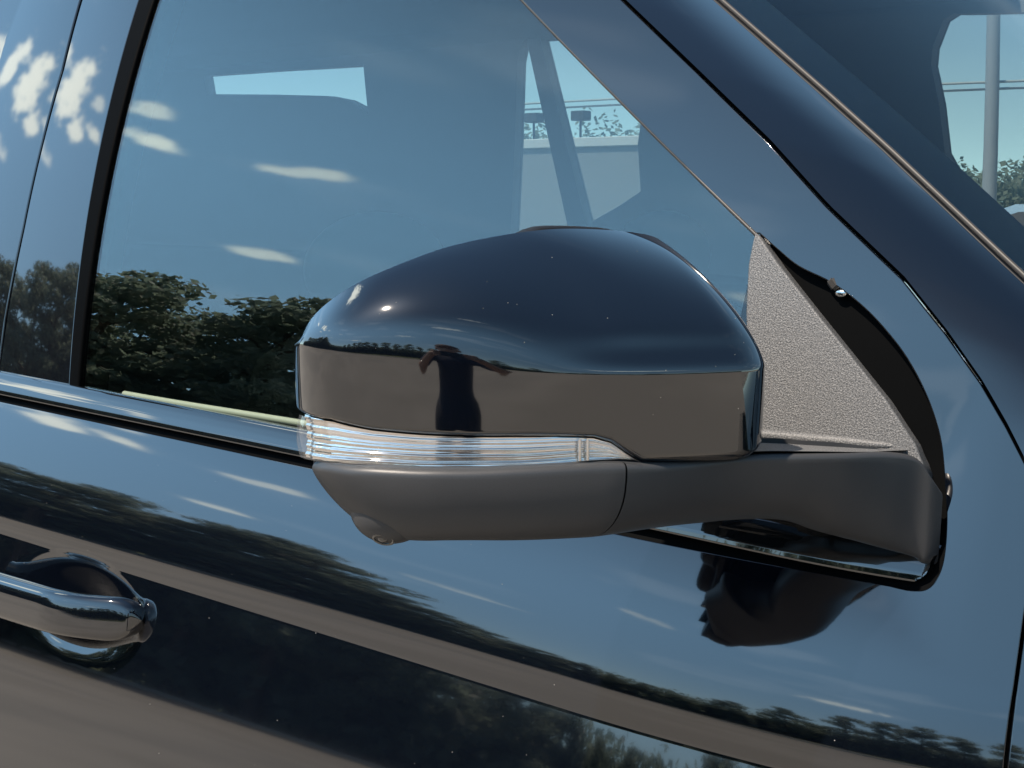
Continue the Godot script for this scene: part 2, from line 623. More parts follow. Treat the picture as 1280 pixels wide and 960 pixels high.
func plan_curve() -> void:
	# arcs: length, angle of the outward normal at the end (0 forward, 90 outboard)
	var arcs := [[0.118, -84.0], [0.046, 9.0], [0.05, 12.0], [0.07, 19.0], [0.074, 30.0], [0.048, 48.0], [0.038, 80.0], [0.034, 106.0]]
	var angles := []
	var al := -92.0
	for arc in arcs:
		var n := int(arc[0] / 0.001 + 0.5)
		for k in n: angles.append(lerpf(al, arc[1], (k + 0.5) / n))
		al = arc[1]
	angles = relaxed(angles, 30)
	var a := 0.0
	var w := 0.0
	plan.append([0.0, a, w, angles[0]])
	for k in angles.size():
		var g := deg_to_rad(angles[k])
		a += cos(g) * 0.001
		w -= sin(g) * 0.001
		plan.append([(k + 1) * 0.001, a, w, angles[k]])
	for c in 4:   # the rim and the bend as evenly spaced, relaxed rows
		var row := []
		for k in 97: row.append(smooth(BEND_H if c == 2 else RIM, plan[-1][0] * k / 96.0, [1, 2, 1, 3][c]))
		even.append(relaxed(row, 10))


func relaxed(row: Array, times: int) -> Array:   # evens out a row, its ends kept
	for k in times:
		var out := row.duplicate()
		for m in range(1, row.size() - 1): out[m] = 0.25 * row[m - 1] + 0.5 * row[m] + 0.25 * row[m + 1]
		row = out
	return row


var even := []

func even_at(c: int, s: float) -> float:
	var k := clampf(s / plan[-1][0] * 96.0, 0.0, 95.999)
	var i := int(k)
	var row: Array = even[c]
	return cubic_interpolate(row[i], row[i + 1], row[maxi(i - 1, 0)], row[mini(i + 2, 96)], k - i)


func plan_at(s: float) -> Vector3:   # a, w, angle
	var k := clampf(s / plan[-1][0] * (plan.size() - 1), 0.0, plan.size() - 1.001)
	var i := int(k)
	var t := k - i
	return Vector3(lerpf(plan[i][1], plan[i + 1][1], t), lerpf(plan[i][2], plan[i + 1][2], t), lerpf(plan[i][3], plan[i + 1][3], t))


const BEND_H := [[0.0, 1.2225], [0.06, 1.229], [0.12, 1.2368], [0.2, 1.2376], [0.25, 1.2383], [0.3, 1.2392], [0.34, 1.241], [0.38, 1.2438], [0.42, 1.2478], [0.481, 1.2505]]
const LOW_H := [[0.0, 1.1556], [0.06, 1.180], [0.10, 1.1905], [0.12, 1.1910], [0.133, 1.1880], [0.145, 1.1835], [0.158, 1.1806], [0.17, 1.1803], [0.2, 1.1812], [0.231, 1.1822], [0.241, 1.1885], [0.251, 1.1955], [0.262, 1.1988], [0.285, 1.2003], [0.31, 1.2009], [0.34, 1.2013], [0.37, 1.2026], [0.4, 1.2045], [0.43, 1.2083], [0.481, 1.2092]]
const LAMP_H := [[0.231, 1.1828], [0.245, 1.1842], [0.264, 1.1840], [0.289, 1.1830], [0.314, 1.1823], [0.339, 1.1823], [0.389, 1.1824], [0.419, 1.1822], [0.433, 1.1818], [0.449, 1.1812], [0.481, 1.1800]]
# the rear edge of the cap, seen from behind: s of the plan curve it belongs to, a, h
const RIM := [[0.000, 0.0183, 1.2441, 0.0360], [0.060, 0.0173, 1.2872, 0.0360], [0.100, 0.0183, 1.3064, 0.0360], [0.125, 0.0211, 1.3136, 0.0360], [0.145, 0.0259, 1.3175, 0.0360], [0.165, 0.0394, 1.3203, 0.0360], [0.190, 0.0624, 1.3227, 0.0360], [0.230, 0.1084, 1.3242, 0.0360], [0.270, 0.1516, 1.3199, 0.0360], [0.310, 0.1909, 1.3129, 0.0360], [0.345, 0.2206, 1.3035, 0.0358], [0.380, 0.2448, 1.2930, 0.0279], [0.410, 0.2589, 1.2816, 0.0159], [0.435, 0.2682, 1.2705, 0.0064], [0.455, 0.2720, 1.2601, 0.0013], [0.478, 0.2735, 1.2535, 0.0000]]   # ... and w
# the outline of the bezel behind it
const BEZEL := [[0.0, -0.008, 1.2400], [0.06, -0.009, 1.2850], [0.10, -0.008, 1.3050], [0.125, -0.005, 1.3125], [0.145, 0.000, 1.3165], [0.165, 0.014, 1.3195], [0.19, 0.038, 1.3220], [0.23, 0.086, 1.3235], [0.27, 0.131, 1.3190], [0.31, 0.172, 1.3118], [0.345, 0.203, 1.3020], [0.38, 0.232, 1.2915], [0.41, 0.252, 1.2805], [0.435, 0.2655, 1.2700], [0.455, 0.2715, 1.2600], [0.478, 0.2735, 1.2535]]


func cap_point(u: float, v: float) -> Vector3:   # u along the plan curve, v 0 at the lower edge, 0.3 at the bend, 1 at the rear rim
	var s: float = u * plan[-1][0]
	var q := plan_at(s)
	var hb := even_at(2, s)
	if v < 0.3:
		var t := v / 0.3
		var hl := smooth(LOW_H, s) if s < 0.2 else table(LOW_H, s)
		var h := lerpf(hl, hb, t)
		# the band is very slightly barrelled
		var o := -0.0012 * pow(1.0 - t, 2.0) - 0.0035 * pow(maxf(1.0 - t / 0.09, 0.0), 2.2)
		var g := deg_to_rad(q.z)
		return head_at(q.x + sin(g) * o, h, q.y + cos(g) * o)
	var t2 := pow((v - 0.3) / 0.7, 1.25) * PI / 2.0
	var n := 1.38 + 1.35 * smoothstep(0.25, 0.41, s)
	t2 *= 0.74   # the cap is cut off before it lies level
	var out0 := pow(cos(0.74 * PI / 2.0), 2.0 / n)
	var out := (pow(maxf(cos(t2), 0.0), 2.0 / n) - out0) / (1.0 - out0)
	var up := pow(sin(t2), 2.0 / n) / pow(sin(0.74 * PI / 2.0), 2.0 / n)
	var ra := even_at(0, s)
	var rh := even_at(1, s)
	# a soft shelf above the bend on the inboard half
	var shelf := 0.0023 * exp(-pow((up - 0.15) / 0.10, 2.0)) * (1.0 - smoothstep(0.22, 0.30, s)) * smoothstep(0.13, 0.16, s)
	return head_at(lerpf(ra, q.x, out), lerpf(hb, rh, up), lerpf(even_at(3, s), q.y, out) - shelf)


# the dark lower body: a path from the tip along the head and down the arm to the door.  x, z, top, bottom, depth, roundness
const BODY := [
	[-0.0605, 0.2935, 1.1794, 1.1343, 0.045, 1.25], [-0.0438, 0.3023, 1.1815, 1.1335, 0.045, 1.25], [-0.0289, 0.3051, 1.1821, 1.1328, 0.045, 1.3], [-0.0155, 0.3045, 1.1822, 1.1322, 0.045, 1.4],
	[-0.0025, 0.3012, 1.1826, 1.1318, 0.045, 1.6], [0.0118, 0.2951, 1.1826, 1.1316, 0.045, 1.8], [0.0246, 0.2879, 1.1824, 1.1318, 0.045, 1.9], [0.0366, 0.2794, 1.1824, 1.1324, 0.045, 2.0],
	[0.0515, 0.2664, 1.1823, 1.1324, 0.046, 2.1], [0.0689, 0.2488, 1.1829, 1.1317, 0.048, 2.2], [0.0849, 0.2299, 1.1834, 1.1313, 0.05, 2.3], [0.0993, 0.2098, 1.1836, 1.1310, 0.052, 2.4],
	[0.1099, 0.1929, 1.1830, 1.1305, 0.054, 2.4], [0.1209, 0.1680, 1.1812, 1.1303, 0.055, 2.4], [0.1300, 0.1440, 1.1803, 1.1296, 0.055, 2.4], [0.1400, 0.1180, 1.1802, 1.1288, 0.055, 2.4],
	[0.1517, 0.0980, 1.1806, 1.1290, 0.055, 2.4], [0.1694, 0.0750, 1.1800, 1.1276, 0.055, 2.4], [0.1849, 0.0500, 1.1790, 1.1216, 0.05, 2.6], [0.1975, 0.0180, 1.1770, 1.1118, 0.036, 3.0],
	[0.2070, -0.0070, 1.1715, 1.1030, 0.022, 4.0], [0.2135, -0.0170, 1.1590, 1.0972, 0.014, 6.0], [0.2172, -0.0275, 1.1470, 1.0942, 0.010, 8.0],
]


func body_row(t: float) -> Array:   # Catmull-Rom through BODY, t in rows
	var k := clampi(int(t), 0, BODY.size() - 2)
	var f := t - k
	var out := []
	for c in 6:
		var p0: float = BODY[maxi(k - 1, 0)][c]
		var p1: float = BODY[k][c]
		var p2: float = BODY[k + 1][c]
		var p3: float = BODY[mini(k + 2, BODY.size() - 1)][c]
		out.append(0.5 * (2 * p1 + (p2 - p0) * f + (2 * p0 - 5 * p1 + 4 * p2 - p3) * f * f + (3 * p1 - p0 - 3 * p2 + p3) * f * f * f))
	return out


func body_point(t: float, v: float, inset := 0.0) -> Vector3:
	var r := body_row(t)
	var a := body_row(maxf(t - 0.05, 0.0))
	var b := body_row(minf(t + 0.05, BODY.size() - 1.0))
	var dir := Vector2(b[0] - a[0], b[1] - a[1]).normalized()
	var inward := Vector2(dir.y, -dir.x)
	var top: float = r[2]
	var bot: float = r[3]
	var d: float = r[4]
	var e := 0.005
	var o := 0.0
	var y := 0.0
	if v < 0.12:
		o = lerpf(d, e, v / 0.12)
		y = top + 0.001 * sin(v / 0.12 * PI) - 0.014 * smoothstep(14.0, 15.5, t) * (1.0 - v / 0.12)
	elif v < 0.2:
		var g := (v - 0.12) / 0.08 * PI / 2.0
		o = e * (1.0 - sin(g))
		y = top - e * (1.0 - cos(g))
	elif v < 0.75:
		var g := pow((v - 0.2) / 0.55, 0.9) * PI / 2.0
		o = 0.8 * d * (1.0 - pow(maxf(cos(g), 0.0), 2.0 / r[5]))
		y = (top - e) - (top - e - bot) * pow(sin(g), 2.0 / r[5])
	else:
		var g := (v - 0.75) / 0.25 * PI / 2.0
		var reach := d * 0.5 + 0.052 * smoothstep(0.0, 7.0, t) * (1.0 - smoothstep(11.0, 13.5, t))   # the housing's floor runs back under the glass
		o = 0.8 * d + reach * sin(g)
		y = lerpf(bot, top, 1.0 - cos(g))
	o += inset
	if v >= 0.12 and v < 0.75: o += 0.22 * (top - y) * smoothstep(11.0, 15.0, t) * (1.0 - 0.8 * smoothstep(17.0, 19.5, t))   # the arm's face leans out at the top
	elif v >= 0.75: o += 0.22 * (top - bot) * smoothstep(11.0, 15.0, t) * (1.0 - 0.8 * smoothstep(17.0, 19.5, t)) * (1.0 - (v - 0.75) / 0.25)
	return Vector3(r[0] + inward.x * o, y, r[1] + inward.y * o)


func body_joint(v: float) -> float:   # row at which the housing meets the arm, a curve that leans outboard towards the bottom
	var q := clampf((v - 0.2) / 0.5, 0.0, 1.0)
	return 12.0 - 0.75 * q * q


# ------------------------------------------------------------------ the car
func car() -> void:
	door_profile()
	plan_curve()
	var c := thing("car")
	tag(c, "glossy dark blue car with a black pillar trim, its right door and mirror close up", "car")
	front_door(c)
	side_mirror(c)
	greenhouse(c)
	cabin(c)


const GAP_OUTER := [0.0487, 1.3209, 0.0675, 1.3087, 0.0855, 1.2980, 0.1122, 1.2881, 0.1355, 1.2748, 0.1555, 1.2593, 0.1755, 1.2393, 0.1928, 1.2144, 0.2049, 1.1884, 0.2129, 1.1600, 0.2190, 1.1347, 0.2218, 1.1118, 0.2203, 1.0976, 0.2146, 1.0885, 0.2037, 1.0855, 0.1879, 1.0860]


func front_door(c: Node3D) -> void:
	var door := thing("front_door", Vector3.ZERO, 0.0, c)
	# painted skin: the panel below the belt and the frame in front of the window, one sheet
	var out := [-1.35, 0.45, 0.30, 0.45, 0.287, 0.8, 0.284, 0.93, 0.2793, 0.9893, 0.278, 1.0382, 0.2762, 1.0821, 0.2758, 1.1071, 0.2732, 1.1421, 0.263, 1.1743, 0.2465, 1.1986, 0.2261, 1.2253, 0.198, 1.2571, 0.1625, 1.2924, 0.0979, 1.3407, 0.0417, 1.387, -0.0361, 1.4423, -0.131, 1.507, -0.32, 1.625,
		-0.41, 1.625, -0.238, 1.512, 0.046, 1.3205]
	var gap := []
	for k in GAP_OUTER.size() / 2: gap.append(Vector2(GAP_OUTER[k * 2], GAP_OUTER[k * 2 + 1]))
	for k in gap.size() - 1:   # a smooth curve through the corner points
		for j in 5:
			var q: Vector2 = gap[k].cubic_interpolate(gap[k + 1], gap[maxi(k - 1, 0)], gap[mini(k + 2, gap.size() - 1)], j / 5.0)
			out.append_array([q.x, q.y])
	out.append_array([gap[-1].x, gap[-1].y])
	out.append_array([-1.35, 1.088])
	var s := Shape.new()
	var hs := ticks(0.45, 0.84, 0.02) + ticks(0.844, 0.952, 0.003).slice(0) + ticks(0.9528, 0.9596, 0.0004) + ticks(0.962, 1.088, 0.003) + ticks(1.09, 1.126, 0.003) + ticks(1.132, 1.63, 0.012)
	var xs := ticks(-1.36, -0.76, 0.02) + ticks(-0.756, -0.53, 0.003) + ticks(-0.52, 0.31, 0.012)
	panel(s, poly(out), skin_z, xs, hs, 0.02, 0.0010)
	obj("door_skin", s.mesh(), M.paint, door)
	# window glass, a slab with its own thickness
	s = Shape.new()
	panel(s, poly([-0.80, 1.63, -0.772, 1.100, 0.06, 1.100, 0.056, 1.322, -0.232, 1.516, -0.41, 1.63]), func(_x, h): return glass_z(h), ticks(-0.82, 0.08, 0.03), ticks(1.09, 1.64, 0.012), 0.004, 0.0003, 0.004)
	obj("window_glass", s.mesh(), M.glass, door)
	# thin grey line along the front edge of the glass
	s = Shape.new()
	var line := []
	for k in 25:
		var t := k / 24.0
		var x := lerpf(-0.41, 0.047, t)
		var h := lerpf(1.6245, 1.319, t) if t < 0.0 else lerpf(1.6255, 1.3195, t)
		h = table([[-0.41, 1.6245], [-0.238, 1.511], [0.048, 1.3185]], x)
		line.append(on_side(x, h - 0.001, glass_z(h) + 0.0065))
	s.tube(line, line.map(func(_p): return 0.0015), 8)
	obj("window_seal", s.mesh(), M.seal_grey, door)
	# dark strip at the rear edge of the glass
	s = Shape.new()
	panel(s, poly([-0.822, 1.72, -0.8175, 1.541, -0.782, 1.112, -0.769, 1.112, -0.793, 1.541, -0.797, 1.72]), func(_x, h): return glass_z(h) + 0.005, ticks(-0.83, -0.76, 0.01), ticks(1.10, 1.73, 0.012), 0.012, 0.003)
	obj("window_channel", s.mesh(), M.rubber, door)
	# gloss pillar cover behind it, crowned across
	var crown := func(x, h):
		var mid := lerpf(-0.848, -0.872, clampf((h - 1.118) / 0.42, 0.0, 1.0))
		return glass_z(h) + 0.006 - 0.25 * pow(x - mid, 2.0)
	s = Shape.new()
	panel(s, poly([-0.934, 1.72, -0.9295, 1.547, -0.9165, 1.464, -0.914, 1.376, -0.912, 1.28, -0.915, 1.202, -0.919, 1.112, -0.7835, 1.112, -0.8195, 1.541, -0.824, 1.72]), crown, ticks(-0.94, -0.77, 0.008), ticks(1.10, 1.73, 0.012), 0.012, 0.002)
	obj("pillar_cover", s.mesh(), M.pillar, door)
	# belt moulding: bright rounded top, glossy face, ends in a rounded corner under the mirror foot
	s = Shape.new()
	var prof := [[1.0945, -0.012], [1.0936, -0.001], [1.0948, 0.0020], [1.1000, 0.0011], [1.1065, -0.0022], [1.1120, -0.0058], [1.1152, -0.0086], [1.1172, -0.0122], [1.1176, -0.0165], [1.1160, -0.0240]]
	var mould := func(u: float, v: float) -> Vector3:
		var k := v * (prof.size() - 1)
		var a := clampi(int(k), 0, prof.size() - 2)
		var x := lerpf(-1.35, 0.2145, u)
		var h := lerpf(prof[a][0], prof[a + 1][0], k - a)
		var z := lerpf(prof[a][1], prof[a + 1][1], k - a)
		var r := clampf((x - 0.192) / 0.0225, 0.0, 1.0)   # round the lower front corner
		h -= 0.0055 * smoothstep(-0.02, 0.18, x) * (1.0 - v)
		h = maxf(h, 1.0882 + 0.022 * (1.0 - sqrt(maxf(1.0 - r * r, 0.0))))
		return on_side(x, h, z + bow(x))
	s.grid(400, 40, mould, Vector3(-0.5, 1.1, -1.0))
	obj("belt_moulding", s.mesh(), M.gloss, door)
	# pale wiper strip at the foot of the glass
	s = Shape.new()
	line = []
	for k in 40: line.append(on_side(lerpf(-0.69, 0.05, k / 39.0), lerpf(1.1165, 1.1212, smoothstep(0.0, 0.5, k / 39.0)), glass_z(1.119) + 0.0012))
	s.tube(line, line.map(func(_p): return 0.0034), 8)
	obj("wiper_strip", s.mesh(), M.wiper_strip, door)
	# black rubber in the groove round the mirror foot and along the belt
	s = Shape.new()
	panel(s, poly([-1.35, 1.083, 0.225, 1.079, 0.228, 1.14, 0.214, 1.20, 0.18, 1.245, 0.12, 1.295, 0.046, 1.326, 0.03, 1.12, -1.35, 1.108]), func(x, h): return side_z(x, h) - 0.009, ticks(-1.36, 0.24, 0.02), ticks(1.08, 1.33, 0.006), 0.01)
	obj("groove_rubber", s.mesh(), M.rubber, door)
	# bright clip in the groove
	s = Shape.new()
	s.ball(on_side(0.1190, 1.2800, side_z(0.12, 1.28) - 0.003), Vector3(0.0048, 0.0030, 0.0022))
	obj("trim_clip", s.mesh(), M.bright_metal, door)
	s = Shape.new()
	s.box(Vector3(-0.004, -0.005, -0.003), Vector3(0.004, 0.005, 0.003), 0.002)
	var tab := obj("clip_tab", s.mesh(), M.seal_grey, door)
	tab.position = on_side(0.1125, 1.2865, side_z(0.112, 1.286) - 0.003)
	tab.rotation.z = 0.7
	# a little dust on the paint
	var rng := RandomNumberGenerator.new()
	rng.seed = 31
	s = Shape.new()
	for k in 55:
		var x := rng.randf_range(-0.85, 0.26)
		var h := rng.randf_range(0.75, 1.08)
		s.ball(on_side(x, h, skin_z(x, h)), Vector3.ONE * rng.randf_range(0.0002, 0.0005), 4, 6)
	tag(obj("dust", s.mesh(), M.dust, door), "", "", "", "stuff")
	door_handle(door)


func door_handle(door: Node3D) -> void:
	var s := Shape.new()
	# grip: a bar that bows out of the door, rounded rectangle in section
	var grip := func(u: float, v: float) -> Vector3:
		var x := lerpf(-0.84, -0.553, u)
		var end := clampf((x + 0.66) / 0.107, 0.0, 1.0)
		var bow := 0.040 - 0.036 * pow(end, 2.0)
		var hc := 0.9135 + 0.006 * smoothstep(-0.80, -0.52, x)
		var hh := 0.0205 * sqrt(maxf(1.0 - pow(clampf((x + 0.581) / 0.028, 0.0, 1.0), 2.4), 0.0)) + 0.0005
		var dd := 0.0105 * minf(1.0, hh / 0.012)
		var g := v * TAU
		var cx := signf(cos(g)) * pow(absf(cos(g)), 0.62)
		var sx := signf(sin(g)) * pow(absf(sin(g)), 0.62)
		var h := hc + hh * sx
		return on_side(x, h, side_z(x, hc) + bow + dd * cx - 0.14 * (h - hc))
	s.grid(90, 56, grip, on_side(-0.66, 0.915, side_z(-0.66, 0.915) + 0.04))
	var h := obj("door_handle", s.mesh(), M.paint, door)
	tag(h, "glossy blue pull handle on the front door")


func side_mirror(c: Node3D) -> void:
	var mir := thing("side_mirror", Vector3.ZERO, 0.0, c)
	var inside := head_at(0.14, 1.235, 0.03)
	# painted cap
	var s := Shape.new()
	s.grid(260, 150, cap_point, inside)
	# its top runs back from the crest to the bezel
	s.grid(160, 5, func(u, v):
		var p := cap_point(u, 1.0)
		var t: float = u * plan[-1][0]
		return p.lerp(head_at(smooth(BEZEL, t, 1), smooth(BEZEL, t, 2) - 0.0015 * v, -0.001), v), inside)
	# its lower edge turns in
	var under := func(u: float, v: float) -> Vector3:
		var p := cap_point(u, 0.0)
		var q := plan_at(u * plan[-1][0])
		var g := deg_to_rad(q.z)
		var o := -v * 0.012
		return p + (head_at(sin(g), 0, cos(g)) - head_at(0, 0, 0)) * o
	s.grid(260, 3, under, inside + Vector3.UP * 0.3)
	obj("mirror_cap", s.mesh(), M.paint, mir)
	# rear bezel, a little taller than the cap, and the mirror glass in it
	var loop := []
	for k in BEZEL: loop.append(Vector2(k[1], k[2]))
	loop.append_array([Vector2(0.271, 1.238), Vector2(0.262, 1.215), Vector2(0.24, 1.198), Vector2(0.2, 1.189), Vector2(0.12, 1.186), Vector2(0.03, 1.188), Vector2(0.006, 1.195), Vector2(-0.004, 1.2), Vector2(-0.004, 1.225)])
	var cen := Vector2(0.13, 1.24)
	var bezel := func(u: float, v: float) -> Vector3:
		var k := u * loop.size()
		var a := int(k) % loop.size()
		var p0: Vector2 = loop[(a - 1 + loop.size()) % loop.size()]
		var p1: Vector2 = loop[a]
		var p2: Vector2 = loop[(a + 1) % loop.size()]
		var p3: Vector2 = loop[(a + 2) % loop.size()]
		var q := p1.cubic_interpolate(p2, p0, p3, k - int(k))
		var d := (q - cen).normalized()
		var lift := smoothstep(1.310, 1.321, q.y) * smoothstep(0.145, 0.105, q.x) * smoothstep(0.012, 0.045, q.x)
		var tuck := 0.003 + 0.030 * smoothstep(0.09, 0.17, q.x)
		var w := 0.0
		if v < 0.25:
			q -= d * 0.008
			w = 0.004 - v * 0.02
		elif v < 0.75:
			var t := (v - 0.25) / 0.5
			q += d * (0.0050 * lift * sin(minf(t * 1.6, 1.0) * PI / 2) - 0.008 * (1.0 - minf(t * 4.0, 1.0)) - tuck * minf(t * 8.0, 1.0))
			w = -0.002 - t * 0.016
		else:
			var t := (v - 0.75) / 0.25
			q += d * (0.0050 * lift - tuck - 0.012 * t)
			w = -0.018 - 0.006 * sin(t * PI / 2)
		return head_at(q.x, q.y, w)
	s = Shape.new()
	s.grid(150, 24, bezel, head_at(cen.x, cen.y, -0.01), true)
	obj("mirror_bezel", s.mesh(), M.black, mir)
	s = Shape.new()
	s.grid(120, 6, func(u, v):
		var k: float = u * loop.size()
		var a: int = int(k) % loop.size()
		var q: Vector2 = loop[a].cubic_interpolate(loop[(a + 1) % loop.size()], loop[(a - 1 + loop.size()) % loop.size()], loop[(a + 2) % loop.size()], k - int(k))
		var away := 0.012 + 0.030 * smoothstep(0.09, 0.17, q.x)
		q -= (q - cen).normalized() * away
		q = cen.lerp(q, v)
		return head_at(q.x, q.y, -0.0215 + 0.0008 * (1.0 - v * v)), head_at(cen.x, cen.y, 0.5), true)
	obj("mirror_glass", s.mesh(), M.mirror, mir)
	var rng := RandomNumberGenerator.new()
	rng.seed = 33
	s = Shape.new()
	for k in 22: s.ball(cap_point(rng.randf_range(0.3, 0.95), rng.randf_range(0.1, 0.95)), Vector3.ONE * rng.randf_range(0.00016, 0.00034), 4, 6)
	tag(obj("dust", s.mesh(), M.dust, mir), "", "", "", "stuff")
	turn_signal(mir)
	# lower housing
	s = Shape.new()
	s.grid(150, 70, func(u, v): return body_point(u * body_joint(v), v), head_at(0.16, 1.16, 0.05))
	var mid := body_point(0.0, 0.5).lerp(body_point(0.0, 0.95), 0.5)
	s.grid(8, 70, func(u, v): return body_point(0.0, v).lerp(mid, u), head_at(0.16, 1.16, 0.05))
	obj("lower_housing", s.mesh(), M.plastic, mir)
	# a small pod with the camera in its underside
	s = Shape.new()
	var pc := body_point(5.0, 0.62) + Vector3(-0.018, 0.0155, -0.005)
	s.ball(pc, Vector3(0.027, 0.0215, 0.024), 24, 40)
	obj("camera_pod", s.mesh(), M.plastic, mir)
	s = Shape.new()
	var aim := Vector3(0.30, -0.78, 0.62).normalized()
	var side := aim.cross(Vector3.UP).normalized()
	var ring := []
	for k in 25: ring.append(pc + aim * 0.0215 + side * (0.0062 * cos(TAU * k / 24.0)) + aim.cross(side) * (0.0062 * sin(TAU * k / 24.0)))
	s.tube(ring, ring.map(func(_p): return 0.0011), 8, false)
	s.ball(pc + aim * 0.0200, Vector3(0.0045, 0.0035, 0.0045))
	obj("camera_lens", s.mesh(), M.gloss, mir)
	# arm
	s = Shape.new()
	s.grid(110, 70, func(u, v): return body_point(lerpf(body_joint(v) + 0.06, BODY.size() - 1.0, u), v, 0.0004), Vector3(0.13, 1.15, 0.08))
	s.grid(12, 70, func(u, v): return body_point(lerpf(body_joint(v) - 0.6, body_joint(v) + 0.06, u), v, 0.0022), Vector3(0.06, 1.15, 0.17))
	obj("mirror_arm", s.mesh(), M.plastic, mir)
	# grained sail panel in the window corner, with a ledge above the arm
	s = Shape.new()
	var sail := [0.0490, 1.3191, 0.0486, 1.2970, 0.0529, 1.2618, 0.0623, 1.2155, 0.0709, 1.1639, 0.076, 1.125, 0.125, 1.125, 0.188, 1.125, 0.196, 1.135, 0.1985, 1.150, 0.1985, 1.1640, 0.1895, 1.1809, 0.1654, 1.2089, 0.1331, 1.2395, 0.0960, 1.2737, 0.0694, 1.2982]
	panel(s, poly(sail), func(x, h): return side_z(x, maxf(h, 1.125)) + 0.006, ticks(0.04, 0.23, 0.006), ticks(1.10, 1.33, 0.006), 0.016, 0.0018)
	obj("sail_panel", s.mesh(), M.grain, mir)
	s = Shape.new()
	var ridge := []
	for k in 40:
		var t := k / 39.0
		var x := lerpf(0.066, 0.186, t)
		var h := lerpf(1.1745, 1.1790, t)
		ridge.append(on_side(x, h, side_z(x, 1.18) + 0.0068 - 0.004 * smoothstep(0.75, 1.0, t)))
	s.tube(ridge, range(40).map(func(k): return 0.0044 - 0.0024 * smoothstep(0.6, 1.0, k / 39.0)), 14)
	s.grid(40, 8, func(u, v):
		var a: Vector3 = ridge[int(u * 39.0 + 0.5)] + Vector3(0, -0.002, 0.001)
		var o := body_point(lerpf(15.0, 18.6, u), 0.13) + Vector3(0, 0.0022 * (1.0 - u * u), 0)
		var p := a.lerp(o, v)
		p.y += 0.0012 * sin(v * PI) * (1.0 - u)
		return p, Vector3(0.1, 0.9, 0.0))
	obj("sail_ledge", s.mesh(), M.grain, mir)


func turn_signal(mir: Node3D) -> void:
	var total: float = plan[-1][0]
	var inside := head_at(0.14, 1.2, 0.03)
	var span := func(u: float, v: float, off: float) -> Vector3:
		var s := lerpf(0.233, total, u)
		var q := plan_at(s)
		var g := deg_to_rad(q.z)
		var top := table(LOW_H, s) - 0.0008
		var bot := minf(table(LAMP_H, s) + 0.0006, top - 0.0004)
		return head_at(q.x + sin(g) * off, lerpf(bot, top, v), q.y + cos(g) * off)
	# ribbed bright reflector behind a clear lens
	var s := Shape.new()
	var ribs := func(u: float, v: float) -> Vector3:
		var s0 := lerpf(0.233, total, u)
		var o := -0.0048 - 0.0012 * sin(v * PI)
		var warp := v * (0.85 + 0.3 * u) + 0.03 * sin(u * 6.0) + 0.008 * sin(u * 23.0 + 1.0)
		o += 0.00042 * sin(warp * TAU * 4.0) + 0.0002 * sin(warp * TAU * 9.0 + u * 4.0)
		o += 0.0005 * sin(s0 * 330.0) * smoothstep(0.40, 0.46, s0)
		var out: Vector3 = span.call(u * 0.96, v, o)
		return out
	s.grid(420, 72, ribs, inside)
	var root := obj("turn_signal", s.mesh(), M.metal, mir)
	tag(root, "clear bright turn signal strip under the mirror cap")
	s = Shape.new()
	s.grid(260, 14, func(u, v): return span.call(u * 0.965, v, -0.0012 + 0.0022 * sin(v * PI)), inside)
	obj("signal_lens", s.mesh(), M.lens, mir)
	# divider bars between the two chambers
	for x in [0.2665, 0.2715]:
		s = Shape.new()
		var bar := []
		for k in 9: bar.append(span.call((x - 0.233) / (total - 0.233), 0.04 + 0.92 * k / 8.0, -0.0022))
		s.tube(bar, bar.map(func(_p): return 0.0011), 8)
		obj("signal_divider", s.mesh(), M.metal, mir)
	# dark backing tray, also its slim lower rim
	s = Shape.new()
	s.grid(200, 10, func(u, v): return span.call(u * 0.97, lerpf(-0.02, 1.04, v) if u < 0.7 else lerpf(-0.25, 1.5, v), -0.010), inside)
	obj("signal_tray", s.mesh(), M.black, mir)


# ------------------------------------------------------------------ pillars, windscreen, fender, bonnet, rear door frame
const PILLAR_GAP := [[-0.1309, 1.5117, -0.1318], [-0.0361, 1.4436, -0.1046], [0.0417, 1.3855, -0.0861], [0.0979, 1.3371, -0.0745], [0.1625, 1.2865, -0.0671], [0.1980, 1.2500, -0.0627], [0.2261, 1.2172, -0.0592], [0.2465, 1.1898, -0.0544], [0.2630, 1.1648, -0.0499], [0.2732, 1.1322, -0.0410]]
const SCREEN_EDGE := [[-0.0876, 1.5170, -0.2208], [0.0359, 1.4296, -0.1859], [0.1019, 1.3821, -0.1668], [0.2273, 1.2879, -0.1292]]


func poly_at(t: Array, x: float) -> Vector3:   # by x, straight on beyond both ends
	var k := 1
	while k < t.size() - 1 and x > t[k][0]: k += 1
	var f: float = (x - t[k - 1][0]) / (t[k][0] - t[k - 1][0])
	return Vector3(x, lerpf(t[k - 1][1], t[k][1], f), lerpf(t[k - 1][2], t[k][2], f))


func screen_edge(v: float) -> Vector3:
	var x := lerpf(-0.34, 0.46, v)
	var p := poly_at(SCREEN_EDGE, x)
	if x < -0.0876: p.y -= 0.35 * pow(x + 0.0876, 2.0)
	return p


func screen_point(v: float, u: float) -> Vector3:   # u metres inwards from the right edge
	var e := screen_edge(v)
	var b := 1.0 - pow((u - 0.68) / 0.68, 2.0)
	return e + Vector3(0.20 * b, 0.035 * b, -u)


